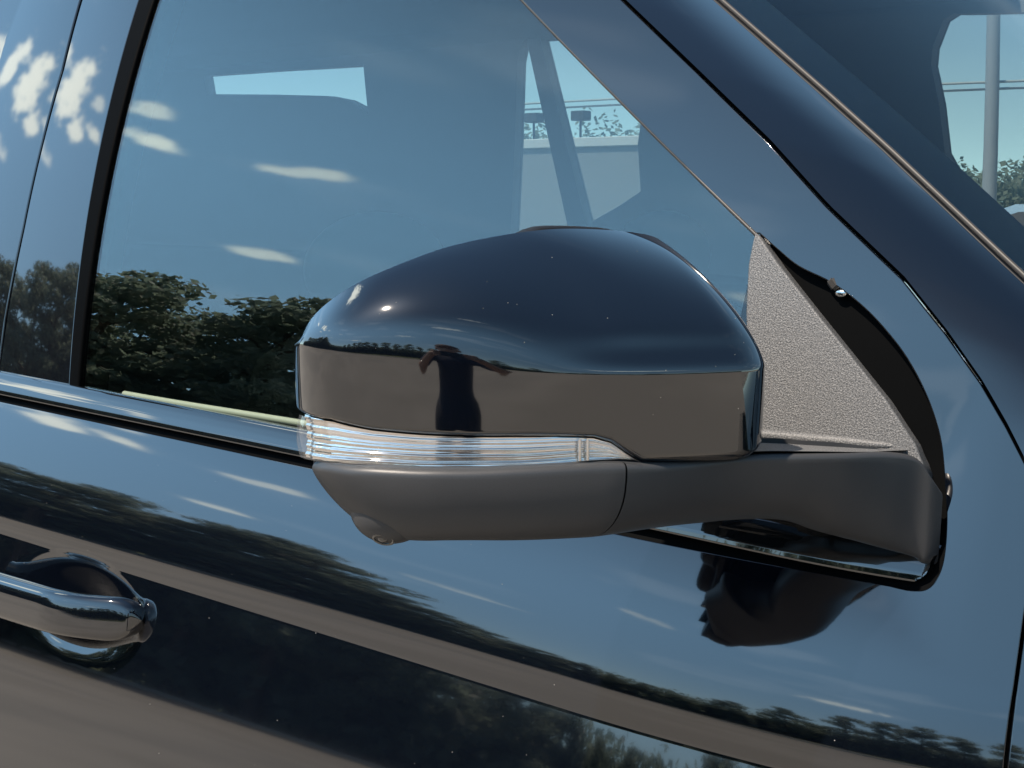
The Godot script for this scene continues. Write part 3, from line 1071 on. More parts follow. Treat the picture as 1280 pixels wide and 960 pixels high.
func greenhouse(c: Node3D) -> void:
	# A-pillar: from the shut line to the edge of the windscreen
	var s := Shape.new()
	var strip := func(t: float, v: float) -> Vector3:
		var g := poly_at(PILLAR_GAP, lerpf(-0.34, 0.2732, t))
		if t < 0.34: g.z = lerpf(g.z, side_z(0, g.y + RISE * g.x), 1.0)
		g += Vector3(0.0028, 0.0028, 0)
		var e := poly_at(SCREEN_EDGE, lerpf(-0.27, 0.40, t))
		var bulge := 0.006 * sin(v * PI) * (1.0 - 0.55 * smoothstep(0.5, 1.0, t))
		e.z -= 0.012 * smoothstep(0.7, 1.0, t)
		return g.lerp(e, v) + Vector3(0.45, 0.35, 0.75).normalized() * bulge
	s.grid(90, 24, strip, Vector3(-0.3, 1.1, -0.6))
	var turn_in := func(t: float, v: float) -> Vector3:
		return strip.call(t, 0.0) + Vector3(-0.001 * v, -0.001 * v, -0.018 * v)
	s.grid(90, 3, turn_in, Vector3(1.0, 2.0, -0.1))
	obj("front_pillar", s.mesh(), M.paint, c)
	s = Shape.new()
	var path := []
	for k in 40: path.append(strip.call(k / 39.0, 1.0) + Vector3(0.001, 0.001, 0.001))
	s.tube(path, path.map(func(_p): return 0.0022), 10)
	obj("windscreen_trim", s.mesh(), M.seal_grey, c)
	# dark rubber down the shut line
	s = Shape.new()
	path = []
	for k in 40:
		var g := poly_at(PILLAR_GAP, lerpf(-0.34, 0.2732, k / 39.0))
		path.append(g + Vector3(0.002, 0.002, -0.010))
	path.append(on_side(0.281, 1.03, side_z(0.28, 1.03) - 0.012))
	path.append(on_side(0.2875, 0.90, side_z(0.285, 0.90) - 0.012))
	path.append(on_side(0.291, 0.46, side_z(0.29, 0.46) - 0.012))
	s.tube(path, path.map(func(_p): return 0.0045), 8)
	obj("shut_line_seal", s.mesh(), M.rubber, c)
	# fender ahead of the door
	s = Shape.new()
	panel(s, poly([0.2925, 0.45, 1.7, 0.45, 1.7, 1.0, 1.0, 1.10, 0.5, 1.145, 0.278, 1.148, 0.2805, 1.082, 0.2823, 1.038, 0.2838, 0.989, 0.2885, 0.93, 0.2915, 0.8]), func(x, h): return side_z(minf(x, 0.3), h) - 0.16 * (maxf(x, 0.3) - 0.3) * exp(-(maxf(x, 0.3) - 0.3) * 2.0), ticks(0.28, 1.72, 0.06), ticks(0.44, 1.16, 0.012), 0.02, 0.0016)
	obj("front_fender", s.mesh(), M.paint, c)
	s = Shape.new()
	var hood := func(u: float, v: float) -> Vector3:
		var x := lerpf(0.33, 1.72, u)
		var z := lerpf(-0.02, -1.64, v)
		return Vector3(x, 1.135 - RISE * 0.3 - 0.10 * u * u + 0.05 * sin(v * PI), z)
	s.grid(40, 40, hood, Vector3(1, 0, -0.8))
	obj("bonnet", s.mesh(), M.paint, c)
	# windscreen, a bowed slab
	s = Shape.new()
	s.grid(40, 50, func(v, u): return screen_point(v, u * 1.36), Vector3(-0.5, 1.0, -0.8))
	s.grid(40, 50, func(v, u): return screen_point(v, u * 1.36) + Vector3(-0.0025, -0.004, 0), Vector3(2.5, 3.0, -0.8))
	for e in [0.0, 1.36]:
		s.grid(40, 2, func(v, u): return screen_point(v, e) + Vector3(-0.0025, -0.004, 0) * u, Vector3(0, 1.3, -0.8))
	for e in [0.0, 1.0]:
		s.grid(2, 50, func(u, v): return screen_point(e, v * 1.36) + Vector3(-0.0025, -0.004, 0) * u, Vector3(0, 1.3, -0.8))
	obj("windscreen", s.mesh(), M.windscreen, c)
	# black band round the inside of the windscreen
	s = Shape.new()
	s.grid(40, 6, func(v, u): return screen_point(v, 0.001 + u * 0.045) + Vector3(-0.004, -0.007, 0), Vector3(-0.5, 1.0, -0.8))
	s.grid(40, 6, func(v, u): return screen_point(v, 1.31 + u * 0.045) + Vector3(-0.004, -0.007, 0), Vector3(-0.5, 1.0, -0.8))
	s.grid(4, 50, func(u, v): return screen_point(0.78 + 0.22 * u, v * 1.36) + Vector3(-0.004, -0.007, 0), Vector3(-0.5, 1.0, -0.8))
	obj("windscreen_band", s.mesh(), M.frit, c)
	# frame of the rear door
	var crown := func(x, h): return glass_z(h) + 0.006 - 0.25 * pow(clampf(x + 0.985, -0.08, 0.08), 2.0)
	s = Shape.new()
	panel(s, poly([-1.35, 1.72, -1.34, 1.112, -0.9235, 1.112, -0.9235, 1.175, -0.922, 1.202, -0.919, 1.28, -0.921, 1.376, -0.924, 1.464, -0.937, 1.547, -0.942, 1.72]), crown, ticks(-1.36, -0.91, 0.008), ticks(1.10, 1.73, 0.012), 0.012, 0.002)
	obj("rear_door_frame", s.mesh(), M.pillar, c)
	s = Shape.new()
	panel(s, poly([-1.35, 1.72, -1.34, 1.10, -0.76, 1.10, -0.79, 1.72]), func(_x, h): return glass_z(h) - 0.012, ticks(-1.36, -0.75, 0.02), ticks(1.09, 1.73, 0.02), 0.02)
	obj("pillar_core", s.mesh(), M.rubber, c)


# ------------------------------------------------------------------ cabin behind the glass
func cabin(c: Node3D) -> void:
	var ident := func(x, y, z): return Vector3(x, y, z)
	# roof, right roof rail, floor, tail
	var s := Shape.new()
	s.prism(poly([-0.225, 1.645, -0.24, 1.67, -0.29, 1.725, -0.5, 1.75, -1.25, 1.75, -1.5, 1.715, -1.62, 1.68, -1.58, 1.685, -1.47, 1.70, -1.25, 1.71, -0.5, 1.71, -0.3, 1.68]), func(z, y, x): return Vector3(x, y, z), -3.3, -0.36)
	obj("roof", s.mesh(), M.cabin, c)
	s = Shape.new()
	s.box(Vector3(-3.3, 0.45, -1.72), Vector3(0.6, 0.5, 0.0))
	obj("cabin_floor", s.mesh(), M.cabin, c)
	s = Shape.new()
	s.box(Vector3(-3.34, 0.5, -1.7), Vector3(-3.3, 1.74, -0.02))
	obj("tailgate", s.mesh(), M.cabin, c)
	s = Shape.new()
	s.box(Vector3(-3.3, 0.5, -0.14), Vector3(-1.08, 1.10, -0.09))
	s.box(Vector3(-1.10, 0.5, -0.14), Vector3(0.28, 1.085, -0.09))
	obj("inner_side", s.mesh(), M.cabin, c)
	s = Shape.new()
	panel(s, poly([-3.25, 1.72, -3.25, 1.10, -1.345, 1.10, -1.355, 1.72]), func(_x, h): return glass_z(h), ticks(-3.3, -1.3, 0.1), ticks(1.09, 1.73, 0.02), 0.01)
	obj("rear_side_glass", s.mesh(), M.pillar, c)
	# far side: door, pillars and rails that leave the window openings
	var far := thing("opposite_side", Vector3.ZERO, 0.0, c)
	for p in [
		["door_trim", [-3.3, 0.5, 0.6, 0.5, 0.6, 1.15, -0.35, 1.18, -0.6, 1.19, -1.3, 1.22, -3.3, 1.24]],
		["roof_rail", [-3.3, 1.69, -1.45, 1.69, -1.39, 1.685, -0.8, 1.68, -0.52, 1.672, -0.463, 1.664, -0.2, 1.65, -0.1, 1.63, -0.1, 1.76, -3.3, 1.76]],
		["centre_pillar", [-1.09, 1.69, -1.128, 1.46, -1.12, 1.365, -1.175, 1.335, -1.24, 1.305, -1.25, 1.19, -0.36, 1.18, -0.452, 1.38, -0.481, 1.43, -0.494, 1.513, -0.511, 1.58, -0.509, 1.609, -0.491, 1.655, -0.463, 1.67, -0.5, 1.69]],
		["quarter_pillar", [-1.88, 1.20, -1.47, 1.20, -1.458, 1.289, -1.447, 1.468, -1.440, 1.640, -1.432, 1.668, -1.414, 1.69, -1.89, 1.70, -1.900, 1.660, -1.893, 1.60, -1.886, 1.545]],
		["divider_bar", [-1.417, 1.69, -1.381, 1.69, -1.225, 1.20, -1.277, 1.20]],
		["quarter_panel", [-3.3, 1.22, -1.87, 1.22, -1.886, 1.545, -1.916, 1.566, -1.956, 1.582, -2.023, 1.594, -2.20, 1.605, -2.462, 1.618, -2.473, 1.664, -2.2, 1.662, -1.903, 1.657, -1.88, 1.70, -3.3, 1.70]],
	]:
		s = Shape.new()
		s.prism(poly(p[1]), ident, -1.615, -1.585)
		obj(p[0], s.mesh(), M.cabin_trim if p[0] != "door_trim" else M.cabin, far)
	s = Shape.new()
	s.box(Vector3(-3.2, 1.1, -1.609), Vector3(0.45, 1.72, -1.606))
	obj("opposite_window", s.mesh(), M.far_glass, far)
	# seats
	for z in [-0.50, -1.17]:
		var seat := thing("seat", Vector3(-0.62, 0.5, z), 0.0, c)
		s = Shape.new()
		s.grid(24, 40, func(u, v):
			var g: float = v * TAU
			var y: float = lerpf(0.0, 0.68, u)
			var r: float = 1.0 if u < 0.85 else sqrt(maxf(1.0 - pow((u - 0.85) / 0.15, 2.0), 0.0))
			return Vector3(-0.30 * u * 0.5 + 0.06 * signf(cos(g)) * pow(absf(cos(g)), 0.6) * r, y, 0.24 * signf(sin(g)) * pow(absf(sin(g)), 0.6) * (0.7 + 0.3 * r)), Vector3(-0.08, 0.4, 0))
		obj("backrest", s.mesh(), M.seat, seat)
		s = Shape.new()
		s.ball(Vector3(-0.165, 0.755, 0), Vector3(0.052, 0.075, 0.125))
		obj("headrest", s.mesh(), M.seat, seat)
		s = Shape.new()
		s.box(Vector3(-0.05, 0.02, -0.25), Vector3(0.45, 0.18, 0.25), 0.04)
		obj("cushion", s.mesh(), M.seat, seat)
	# dashboard
	s = Shape.new()
	s.grid(20, 30, func(u, v):
		var z: float = lerpf(-0.15, -1.55, v)
		var g: float = u * PI * 0.6
		return Vector3(0.62 - 0.42 * u, 1.09 + 0.03 * sin(g) - 0.3 * maxf(u - 0.8, 0.0), z), Vector3(0.3, 0.5, -0.8))
	obj("dashboard", s.mesh(), M.cabin, c)


# ------------------------------------------------------------------ the place round the car
func setting() -> void:
	var s := Shape.new()
	s.flat_to([Vector3(-400, -0.02, -400), Vector3(400, -0.02, -400), Vector3(400, -0.02, 400), Vector3(-400, -0.02, 400)], Vector3.UP)
	tag(obj("ground", s.mesh(), M.grass), "", "", "", "structure")
	s = Shape.new()
	s.flat_to([Vector3(-90, 0, -40), Vector3(90, 0, -40), Vector3(90, 0, 27), Vector3(-90, 0, 27)], Vector3.UP)
	tag(obj("pavement", s.mesh(), M.lot), "", "", "", "structure")
	s = Shape.new()
	s.box(Vector3(-90, -0.1, 27), Vector3(90, 0.13, 27.2), 0.02)
	s.box(Vector3(-90, -0.1, -40.2), Vector3(90, 0.13, -40), 0.02)
	tag(obj("kerb", s.mesh(), M.concrete), "", "", "", "structure")


# ------------------------------------------------------------------ trees
func leaf_clump(s: Shape, rng: RandomNumberGenerator, c: Vector3, r: Vector3, count: int, size: float) -> void:
	for k in count:
		var d := Vector3(rng.randfn(), rng.randfn(), rng.randfn()).normalized() * pow(rng.randf(), 0.4)
		var p := c + d * r
		var n := (d * 0.5 + Vector3(rng.randf_range(-1, 1), rng.randf_range(-0.2, 1.2), rng.randf_range(-1, 1))).normalized()
		var a := n.cross(Vector3(rng.randf_range(-1, 1), rng.randf_range(-1, 1), rng.randf_range(-1, 1))).normalized() * size * rng.randf_range(0.6, 1.3)
		var b := n.cross(a.normalized()) * a.length() * rng.randf_range(0.35, 0.7)
		var i := s.v.size()
		for q in [p - a, p + b, p + a, p - b]: s.vert(q, n)
		s.quad(i, i + 1, i + 2, i + 3)


func tree_shapes(sd: int) -> Array:   # [trunk mesh, crown mesh] of a tree about 10 m tall
	var rng := RandomNumberGenerator.new()
	rng.seed = sd
	var trunk := Shape.new()
	var crown := Shape.new()
	var lean := Vector3(rng.randf_range(-0.4, 0.4), 0, rng.randf_range(-0.4, 0.4))
	var path := []
	for k in 8: path.append(Vector3(0, -0.2, 0) + Vector3.UP * (k * 1.28) + lean * pow(k / 7.0, 1.5) + Vector3(rng.randf_range(-0.08, 0.08), 0, rng.randf_range(-0.08, 0.08)))
	trunk.tube(path, [0.26, 0.23, 0.21, 0.18, 0.15, 0.12, 0.08, 0.04], 8)
	var limbs := 17
	for k in limbs:
		var f := (k + 0.5) / limbs
		var y := lerpf(2.6, 9.6, f)
		var reach := lerpf(2.9, 0.9, pow(f, 1.4)) * rng.randf_range(0.6, 1.25)
		var ang := k * 2.4 + rng.randf_range(-0.5, 0.5)
		var from: Vector3 = Vector3(0, y - 0.5, 0) + lean * pow(y / 9.0, 1.5)
		var to := from + Vector3(cos(ang) * reach, rng.randf_range(0.2, 1.1), sin(ang) * reach)
		trunk.tube([from, from.lerp(to, 0.5) + Vector3(0, 0.15, 0), to], [0.08, 0.05, 0.02], 5, false)
		leaf_clump(crown, rng, to, Vector3(1.25, 0.55, 1.25) * rng.randf_range(0.7, 1.2), 210, 0.17)
		leaf_clump(crown, rng, from.lerp(to, 0.55) + Vector3(0, 0.3, 0), Vector3(0.9, 0.5, 0.9), 90, 0.16)
	return [trunk.mesh(), crown.mesh()]


func trees() -> void:
	var kinds := []
	for k in 4: kinds.append(tree_shapes(100 + k))
	# azimuth from +z towards -x, distance, height in metres, kind
	var spots := [
		[78, 62, 13.5, 0], [74, 55, 11.5, 2], [71, 60, 13.0, 1], [67.5, 52, 11.0, 3], [64.5, 57, 12.5, 2], [62, 50, 11.0, 0], [59.5, 46, 12.5, 1], [57, 44, 12.6, 2], [55.4, 50, 11.2, 3],
		[53.6, 45, 9.4, 0], [52.0, 47, 11.5, 1], [50.4, 43, 13.0, 2], [48.8, 46, 13.4, 0], [47.2, 41, 11.2, 3], [45.6, 44, 9.8, 1], [43.9, 40, 7.6, 2], [42, 39, 6.6, 0], [40, 40, 5.6, 3], [37.5, 37, 4.6, 1],
		[35, 38, 4.4, 2], [32, 36, 3.6, 0], [28.5, 37, 3.9, 1], [25, 36, 3.4, 3], [20, 38, 5.2, 2], [15, 37, 6.4, 0], [9, 38, 8.2, 1], [4, 40, 9.0, 3], [-1, 41, 9.6, 2], [-6, 42, 9.2, 2], [-12, 44, 10.2, 0], [-18, 46, 9.6, 1], [-24, 48, 10.4, 3],
		[-30, 50, 9.4, 2], [-36, 55, 10.2, 0], [-43, 62, 10.6, 1], [-52, 72, 11.0, 3], [-60, 80, 11.0, 2], [-70, 88, 11.5, 0], [-80, 92, 11.0, 1],
	]
	var names := ["pine_tree", "oak_tree", "pine_tree", "oak_tree"]
	for k in spots.size():
		var a := deg_to_rad(float(spots[k][0]))
		var d: float = spots[k][1]
		var kind: int = spots[k][3]
		var at := Vector3(0.6 - sin(a) * d, 0, 0.9 + cos(a) * d)
		var t := thing("tree", at, k * 1.7)
		t.scale = Vector3.ONE * (spots[k][2] / 10.3)
		obj("trunk", kinds[kind][0], M.bark, t)
		obj("crown", kinds[kind][1], M["leaf%d" % (k % 3)], t)
		tag(t, "dark green leafy tree of the wood across the pavement, reflected in the car", "tree", "trees across the pavement")
	# undergrowth that closes the foot of the wood, all round
	var rng := RandomNumberGenerator.new()
	rng.seed = 7
	var s := Shape.new()
	for k in 900:
		var az := lerpf(-95, 86, k / 899.0)
		var a := deg_to_rad(az)
		var d := table([[-95.0, 96.0], [-60.0, 82.0], [-34.0, 55.0], [-20.0, 48.0], [0.0, 42.0], [25.0, 36.5], [40.0, 39.0], [60.0, 50.0], [86.0, 66.0]], az) + rng.randf_range(-2.0, 3.0)
		var tall := table([[-95.0, 7.5], [-34.0, 6.5], [0.0, 6.0], [14.0, 4.4], [20.0, 3.9], [30.0, 3.9], [38.0, 4.2], [44.0, 5.2], [50.0, 6.8], [60.0, 7.2], [86.0, 7.5]], az) * rng.randf_range(0.75, 1.1)
		var at := Vector3(0.6 - sin(a) * d, 0, 0.9 + cos(a) * d)
		var w := d * 0.020
		leaf_clump(s, rng, at + Vector3(0, tall * 0.3, 0), Vector3(w, tall * 0.34, w), 46, 0.016 * d * 0.6)
		leaf_clump(s, rng, at + Vector3(rng.randf_range(-w, w), tall * 0.72, rng.randf_range(-w, w)), Vector3(w, tall * 0.3, w), 36, 0.010 * d * 0.6)
	tag(obj("undergrowth", s.mesh(), M.leaf0), "dark undergrowth closing the foot of the wood", "undergrowth", "", "stuff")
	# far wood beyond the other side of the car
	s = Shape.new()
	for k in 420:
		var az := lerpf(-5.0, 75.0, k / 419.0)
		var a := deg_to_rad(az)
		var d := 150.0 + rng.randf_range(-8, 8)
		var tall := rng.randf_range(4.4, 6.4) * (1.0 + 0.75 * smoothstep(24.0, 36.0, az))
		var at := Vector3(0.6 - sin(a) * d, 0, 0.9 - cos(a) * d)
		leaf_clump(s, rng, at + Vector3(0, tall * 0.45, 0), Vector3(2.0, tall * 0.55, 2.0), 190, 0.34)
	tag(obj("distant_wood", s.mesh(), M.leaf1), "distant line of green trees beyond the pole and the fence", "wood", "", "stuff")


# ------------------------------------------------------------------ what shows through the car's windows on the far side
func far_side() -> void:
	# pole
	var s := Shape.new()
	s.tube([Vector3(-10.41, 0, -26), Vector3(-10.42, 5, -26), Vector3(-10.44, 9.5, -26)], [0.135, 0.12, 0.09], 16)
	var pole := obj("utility_pole", s.mesh(), M.steel)
	tag(pole, "tall grey metal pole seen through the windscreen", "pole")
	# wires on it
	for k in 2:
		s = Shape.new()
		var path := []
		for j in 25:
			var t := j / 24.0
			path.append(Vector3(lerpf(-45.0, 14.0, t), [3.62, 3.50][k] + 0.10 * pow(t - 0.5, 2.0), -26.2 - 0.1 * k))
		s.tube(path, path.map(func(_p): return 0.024), 6)
		tag(obj("cable", s.mesh(), M.wire), ["upper of the two thin cables crossing behind the pole", "lower of the two thin cables crossing behind the pole"][k], "cable")
	# long pale building with a white parapet
	var b := thing("warehouse", Vector3(-37.5, 0, -48))
	tag(b, "long low pale grey building with a white parapet", "building")
	s = Shape.new()
	s.box(Vector3(-16, 0, -12), Vector3(9, 3.62, 0))
	obj("wall", s.mesh(), M.wall, b)
	s = Shape.new()
	s.box(Vector3(-16.15, 3.62, -12.15), Vector3(9.15, 4.0, 0.15), 0.03)
	obj("parapet", s.mesh(), M.white, b)
	for x in [-2.3, 0.15]:
		s = Shape.new()
		s.tube([Vector3(x, 3.9, -1.2), Vector3(x, 4.95, -1.2)], [0.05, 0.05], 8)
		s.box(Vector3(x - 0.34, 4.75, -1.5), Vector3(x + 0.34, 5.15, -0.95), 0.04)
		obj("roof_vent", s.mesh(), M.tyre, b)
	# chain-link fence
	var f := thing("chain_link_fence", Vector3(-1.2, 0, -16))
	tag(f, "pale chain link fence right of the pole", "fence")
	s = Shape.new()
	for k in 3: s.tube([Vector3(-4.52 + k * 2.6, 0, 0), Vector3(-4.52 + k * 2.6, 1.74, 0)], [0.03, 0.03], 8)
	s.tube([Vector3(-4.52, 1.71, 0), Vector3(0.7, 1.71, 0)], [0.025, 0.025], 8)
	obj("rail", s.mesh(), M.white, f)
	s = Shape.new()
	for k in 72:
		var x := -6.1 + k * 0.095
		for sg in [-1.0, 1.0]:
			var a := Vector3(x if sg > 0 else x + 1.64, 0.06, 0.012 * sg)
			var e := a + Vector3(1.64 * sg, 1.64, 0)
			if minf(a.x, e.x) < -4.52:
				continue
			if maxf(a.x, e.x) > 0.7: continue
			s.tube([a, e], [0.011, 0.011], 4, false)
	tag(obj("chain_mesh", s.mesh(), M.white, f), "", "", "", "stuff")
	parked_car()


func parked_car() -> void:
	var c := thing("parked_car", Vector3(-4.1, 0, -13.6), deg_to_rad(0.0))
	tag(c, "blue car parked beyond the fence, seen through the windscreen", "car")
	var s := Shape.new()
	# side outline with the width drawn in towards the roof
	var half := func(y: float) -> float: return 0.88 if y < 0.85 else 0.88 - (y - 0.85) * 0.45
	var out := poly([-2.1, 0.3, 2.1, 0.3, 2.15, 0.6, 2.05, 0.78, 1.1, 0.92, 0.5, 1.28, 0.2, 1.36, -0.7, 1.36, -1.2, 1.18, -1.7, 0.98, -2.12, 0.9])
	s.prism(out, func(x, y, z): return Vector3(x, y, z * half.call(y)), -1.0, 1.0)
	obj("body", s.mesh(), M.car_blue, c)
	for sd in [-1.0, 1.0]:
		for w in [[0.42, 0.98, 0.95, 0.95, 0.46, 1.24, 0.0, 1.29, -0.1, 0.98], [-0.16, 0.98, -0.05, 1.29, -0.66, 1.29, -1.15, 1.1, -1.2, 0.98]]:
			s = Shape.new()
			s.prism(poly(w), func(x, y, z): return Vector3(x, y, sd * (half.call(y) + z)), 0.0, 0.008)
			obj("window", s.mesh(), M.black, c)
		for x in [-1.35, 1.35]:
			s = Shape.new()
			s.tube([Vector3(x, 0.32, sd * 0.70), Vector3(x, 0.32, sd * 0.90)], [0.32, 0.32], 24)
			obj("wheel", s.mesh(), M.tyre, c)


# ------------------------------------------------------------------ the person who takes the picture, seen only in the mirror cap
func blend(bones: Array, cell: float, k: float) -> ArrayMesh:
	# tapered capsules joined by a smooth minimum, meshed as surface nets
	var lo := Vector3.ONE * 1e9
	var hi := -lo
	for b in bones:
		for e in [[b[0], b[1]], [b[2], b[3]]]:
			lo = lo.min(e[0] - Vector3.ONE * (e[1] + cell * 3))
			hi = hi.max(e[0] + Vector3.ONE * (e[1] + cell * 3))
	var nx := int((hi.x - lo.x) / cell) + 2
	var ny := int((hi.y - lo.y) / cell) + 2
	var nz := int((hi.z - lo.z) / cell) + 2
	var f := PackedFloat32Array()
	f.resize(nx * ny * nz)
	f.fill(1.0)
	for b in bones:
		var a: Vector3 = b[0]
		var ra: float = b[1]
		var c: Vector3 = b[2]
		var rc: float = b[3]
		var ab := c - a
		var l2 := maxf(ab.length_squared(), 1e-9)
		var m := k + cell * 2.0
		var p0 := ((a - Vector3.ONE * (ra + m)).min(c - Vector3.ONE * (rc + m)) - lo) / cell
		var p1 := ((a + Vector3.ONE * (ra + m)).max(c + Vector3.ONE * (rc + m)) - lo) / cell
		for x in range(maxi(int(p0.x), 0), mini(int(p1.x) + 1, nx)):
			for y in range(maxi(int(p0.y), 0), mini(int(p1.y) + 1, ny)):
				var row := (x * ny + y) * nz
				for z in range(maxi(int(p0.z), 0), mini(int(p1.z) + 1, nz)):
					var p := lo + Vector3(x, y, z) * cell
					var t := clampf((p - a).dot(ab) / l2, 0.0, 1.0)
					var d := (p - a - ab * t).length() - lerpf(ra, rc, t)
					var o := f[row + z]
					var h := maxf(k - absf(o - d), 0.0) / k
					f[row + z] = minf(o, d) - h * h * k * 0.25
	var s := Shape.new()
	var ids := {}
	for x in nx - 1:
		for y in ny - 1:
			for z in nz - 1:
				var at := (x * ny + y) * nz + z
				var v := [f[at], f[at + 1], f[at + nz], f[at + nz + 1], f[at + ny * nz], f[at + ny * nz + 1], f[at + ny * nz + nz], f[at + ny * nz + nz + 1]]
				var neg := 0
				for q in v: if q < 0.0: neg += 1
				if neg == 0 or neg == 8: continue
				var sum := Vector3.ZERO
				var cnt := 0
				for e in [[0, 1], [2, 3], [4, 5], [6, 7], [0, 2], [1, 3], [4, 6], [5, 7], [0, 4], [1, 5], [2, 6], [3, 7]]:
					if (v[e[0]] < 0.0) != (v[e[1]] < 0.0):
						var t: float = v[e[0]] / (v[e[0]] - v[e[1]])
						var pa := Vector3(e[0] >> 2, (e[0] >> 1) & 1, e[0] & 1)
						var pb := Vector3(e[1] >> 2, (e[1] >> 1) & 1, e[1] & 1)
						sum += pa.lerp(pb, t)
						cnt += 1
				var g := Vector3(v[4] + v[5] + v[6] + v[7] - v[0] - v[1] - v[2] - v[3], v[2] + v[3] + v[6] + v[7] - v[0] - v[1] - v[4] - v[5], v[1] + v[3] + v[5] + v[7] - v[0] - v[2] - v[4] - v[6])
				ids[at] = s.vert(lo + (Vector3(x, y, z) + sum / cnt) * cell, g.normalized())
	var st := [ny * nz, nz, 1]
	for at in ids:
		for ax in 3:
			var d: int = st[ax]
			if (f[at] < 0.0) == (f[at + d] < 0.0): continue
			var d1: int = st[(ax + 1) % 3]
			var d2: int = st[(ax + 2) % 3]
			if ids.has(at - d1) and ids.has(at - d2) and ids.has(at - d1 - d2):
				s.quad(ids[at], ids[at - d1], ids[at - d1 - d2], ids[at - d2])
	return s.mesh()


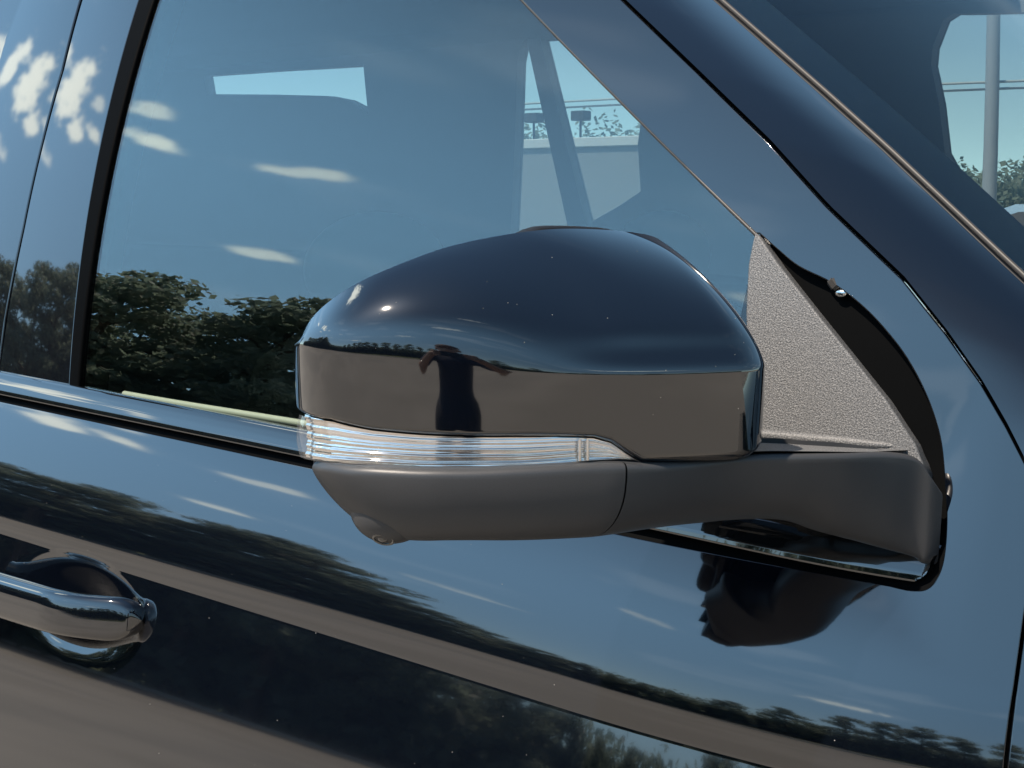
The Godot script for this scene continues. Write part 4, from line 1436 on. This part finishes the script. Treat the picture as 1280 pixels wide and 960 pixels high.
func photographer() -> void:
	# local axes: +z is where the person looks; the root stands between the feet
	var look := Vector3(-sin(deg_to_rad(39.7)), 0, -cos(deg_to_rad(39.7)))
	var lens := Vector3(0.64, 1.34, 0.94)
	var root := thing("person", Vector3(lens.x, 0, lens.z) - look * 0.52)
	root.basis = Basis(Vector3.UP.cross(look), Vector3.UP, look)
	tag(root, "person in dark clothes and brown cap holding a phone, reflected in the mirror cap", "person")
	var eye := Vector3(0, 1.50, 0.09)
	var bones := []
	var head := Vector3(0, 1.51, 0.0)
	# head, neck, torso, legs
	bones.append([head + Vector3(0, 0.04, -0.01), 0.088, head + Vector3(0, -0.055, 0.03), 0.062])
	bones.append([head + Vector3(0, -0.012, 0.085), 0.012, head + Vector3(0, -0.035, 0.1), 0.014])
	bones.append([head + Vector3(0, -0.06, -0.02), 0.052, Vector3(0, 1.34, -0.03), 0.056])
	bones.append([Vector3(-0.12, 1.29, -0.02), 0.066, Vector3(0.12, 1.29, -0.02), 0.066])
	bones.append([Vector3(0, 1.22, -0.01), 0.108, Vector3(0, 0.98, 0.0), 0.096])
	bones.append([Vector3(-0.055, 0.90, 0), 0.095, Vector3(0.055, 0.90, 0), 0.095])
	var trousers := [[Vector3(-0.05, 0.90, 0), 0.100, Vector3(0.05, 0.90, 0), 0.100]]
	var shirt := [[Vector3(-0.12, 1.29, -0.02), 0.076, Vector3(0.12, 1.29, -0.02), 0.076], [Vector3(0, 1.22, -0.01), 0.122, Vector3(0, 0.95, 0.0), 0.100], [Vector3(-0.03, 0.9, 0), 0.108, Vector3(0.03, 0.9, 0), 0.108]]
	var shoes := []
	var phone := Vector3(0, 1.34, 0.505)
	for sd in [-1.0, 1.0]:
		bones.append([Vector3(sd * 0.07, 0.86, 0), 0.075, Vector3(sd * 0.1, 0.48, 0.02), 0.056])
		bones.append([Vector3(sd * 0.1, 0.48, 0.02), 0.056, Vector3(sd * 0.1, 0.09, -0.02), 0.04])
		bones.append([Vector3(sd * 0.1, 0.05, -0.03), 0.042, Vector3(sd * 0.12, 0.035, 0.13), 0.034])
		trousers.append([Vector3(sd * 0.07, 0.86, 0), 0.084, Vector3(sd * 0.1, 0.48, 0.02), 0.073])
		trousers.append([Vector3(sd * 0.1, 0.48, 0.02), 0.073, Vector3(sd * 0.1, 0.11, -0.02), 0.062])
		shoes.append([Vector3(sd * 0.1, 0.055, -0.04), 0.05, Vector3(sd * 0.12, 0.045, 0.15), 0.042])
		var sh := Vector3(sd * 0.18, 1.29, -0.02)
		var el := Vector3(sd * 0.25, 1.14, 0.22)
		var wr := phone + Vector3(sd * 0.115, -0.02, -0.03)
		bones.append([sh, 0.058, el, 0.042])
		bones.append([el, 0.041, wr, 0.028])
		shirt.append([sh, 0.068, sh.lerp(el, 0.75), 0.06])
		bones.append([wr, 0.028, phone + Vector3(sd * 0.092, -0.008, -0.022), 0.030])
		bones.append([head + Vector3(sd * 0.086, 0.0, -0.01), 0.018, head + Vector3(sd * 0.088, -0.03, -0.005), 0.014])
		bones.append([head + Vector3(sd * 0.02, -0.062, 0.078), 0.009, head + Vector3(0, -0.062, 0.082), 0.009])
	var body := obj("body", blend(bones, 0.013, 0.03), M.skin, root)
	obj("shirt", blend(shirt, 0.016, 0.04), M.shirt, root)
	obj("trousers", blend(trousers, 0.018, 0.03), M.trousers, root)
	var sh := obj("shoes", blend(shoes, 0.012, 0.02), M.shoe, root)
	# fingers round the two short ends of the phone, thumbs behind it
	for sd in [-1.0, 1.0]:
		var fing := []
		for k in 4:
			var y := 0.026 - k * 0.019
			var l: float = [0.9, 1.0, 0.95, 0.8][k]
			var base := phone + Vector3(sd * 0.100, y - 0.004, -0.016)
			var kn := phone + Vector3(sd * 0.094, y, 0.014)
			var tip := phone + Vector3(sd * (0.092 - 0.036 * l), y + 0.002, 0.0125)
			fing.append([base, 0.0095, kn, 0.0085])
			fing.append([kn, 0.0085, tip, 0.0072])
		var th := phone + Vector3(sd * 0.098, -0.02, -0.024)
		fing.append([th, 0.0115, phone + Vector3(sd * 0.072, 0.006, -0.016), 0.0095])
		fing.append([phone + Vector3(sd * 0.072, 0.006, -0.016), 0.0095, phone + Vector3(sd * 0.048, 0.016, -0.0135), 0.0085])
		fing.append([phone + Vector3(sd * 0.104, 0.026, -0.02), 0.017, phone + Vector3(sd * 0.104, -0.034, -0.022), 0.017])
		obj("hand", blend(fing, 0.0045, 0.006), M.skin, root)
	# cap with a peak, eyes
	var s := Shape.new()
	s.grid(40, 16, func(u, v):
		var g: float = u * TAU
		var t: float = v * PI / 2
		return head + Vector3(0.099 * cos(g) * cos(t), 0.045 + 0.075 * sin(t), -0.008 + 0.112 * sin(g) * cos(t)), head + Vector3(0, 0.03, 0), true)
	s.grid(30, 12, func(u, v):
		var g: float = lerpf(0.12, 0.88, u) * PI
		return head + Vector3(0.097 * cos(g), 0.047 - 0.012 * v * v, -0.008 + (0.108 + 0.07 * v * sin(g)) * sin(g)), head + Vector3(0, 0.4, 0))
	obj("baseball_cap", s.mesh(), M.hat, root)
	for sd in [-1.0, 1.0]:
		s = Shape.new()
		s.ball(head + Vector3(sd * 0.033, 0.005, 0.073), Vector3(0.012, 0.008, 0.01))
		obj("eye", s.mesh(), M.black, root)
	# phone
	s = Shape.new()
	var pb := Basis(Vector3.UP.cross(look), Vector3.UP, look)
	s.box(Vector3(-0.078, -0.037, -0.0042), Vector3(0.078, 0.037, 0.0042), 0.003)
	var ph := obj("phone", s.mesh(), M.phone)
	ph.transform = Transform3D(pb, Vector3(lens.x, 1.34, lens.z) - look * 0.015)
	tag(ph, "dark phone held level in both hands, reflected in the mirror cap", "phone")
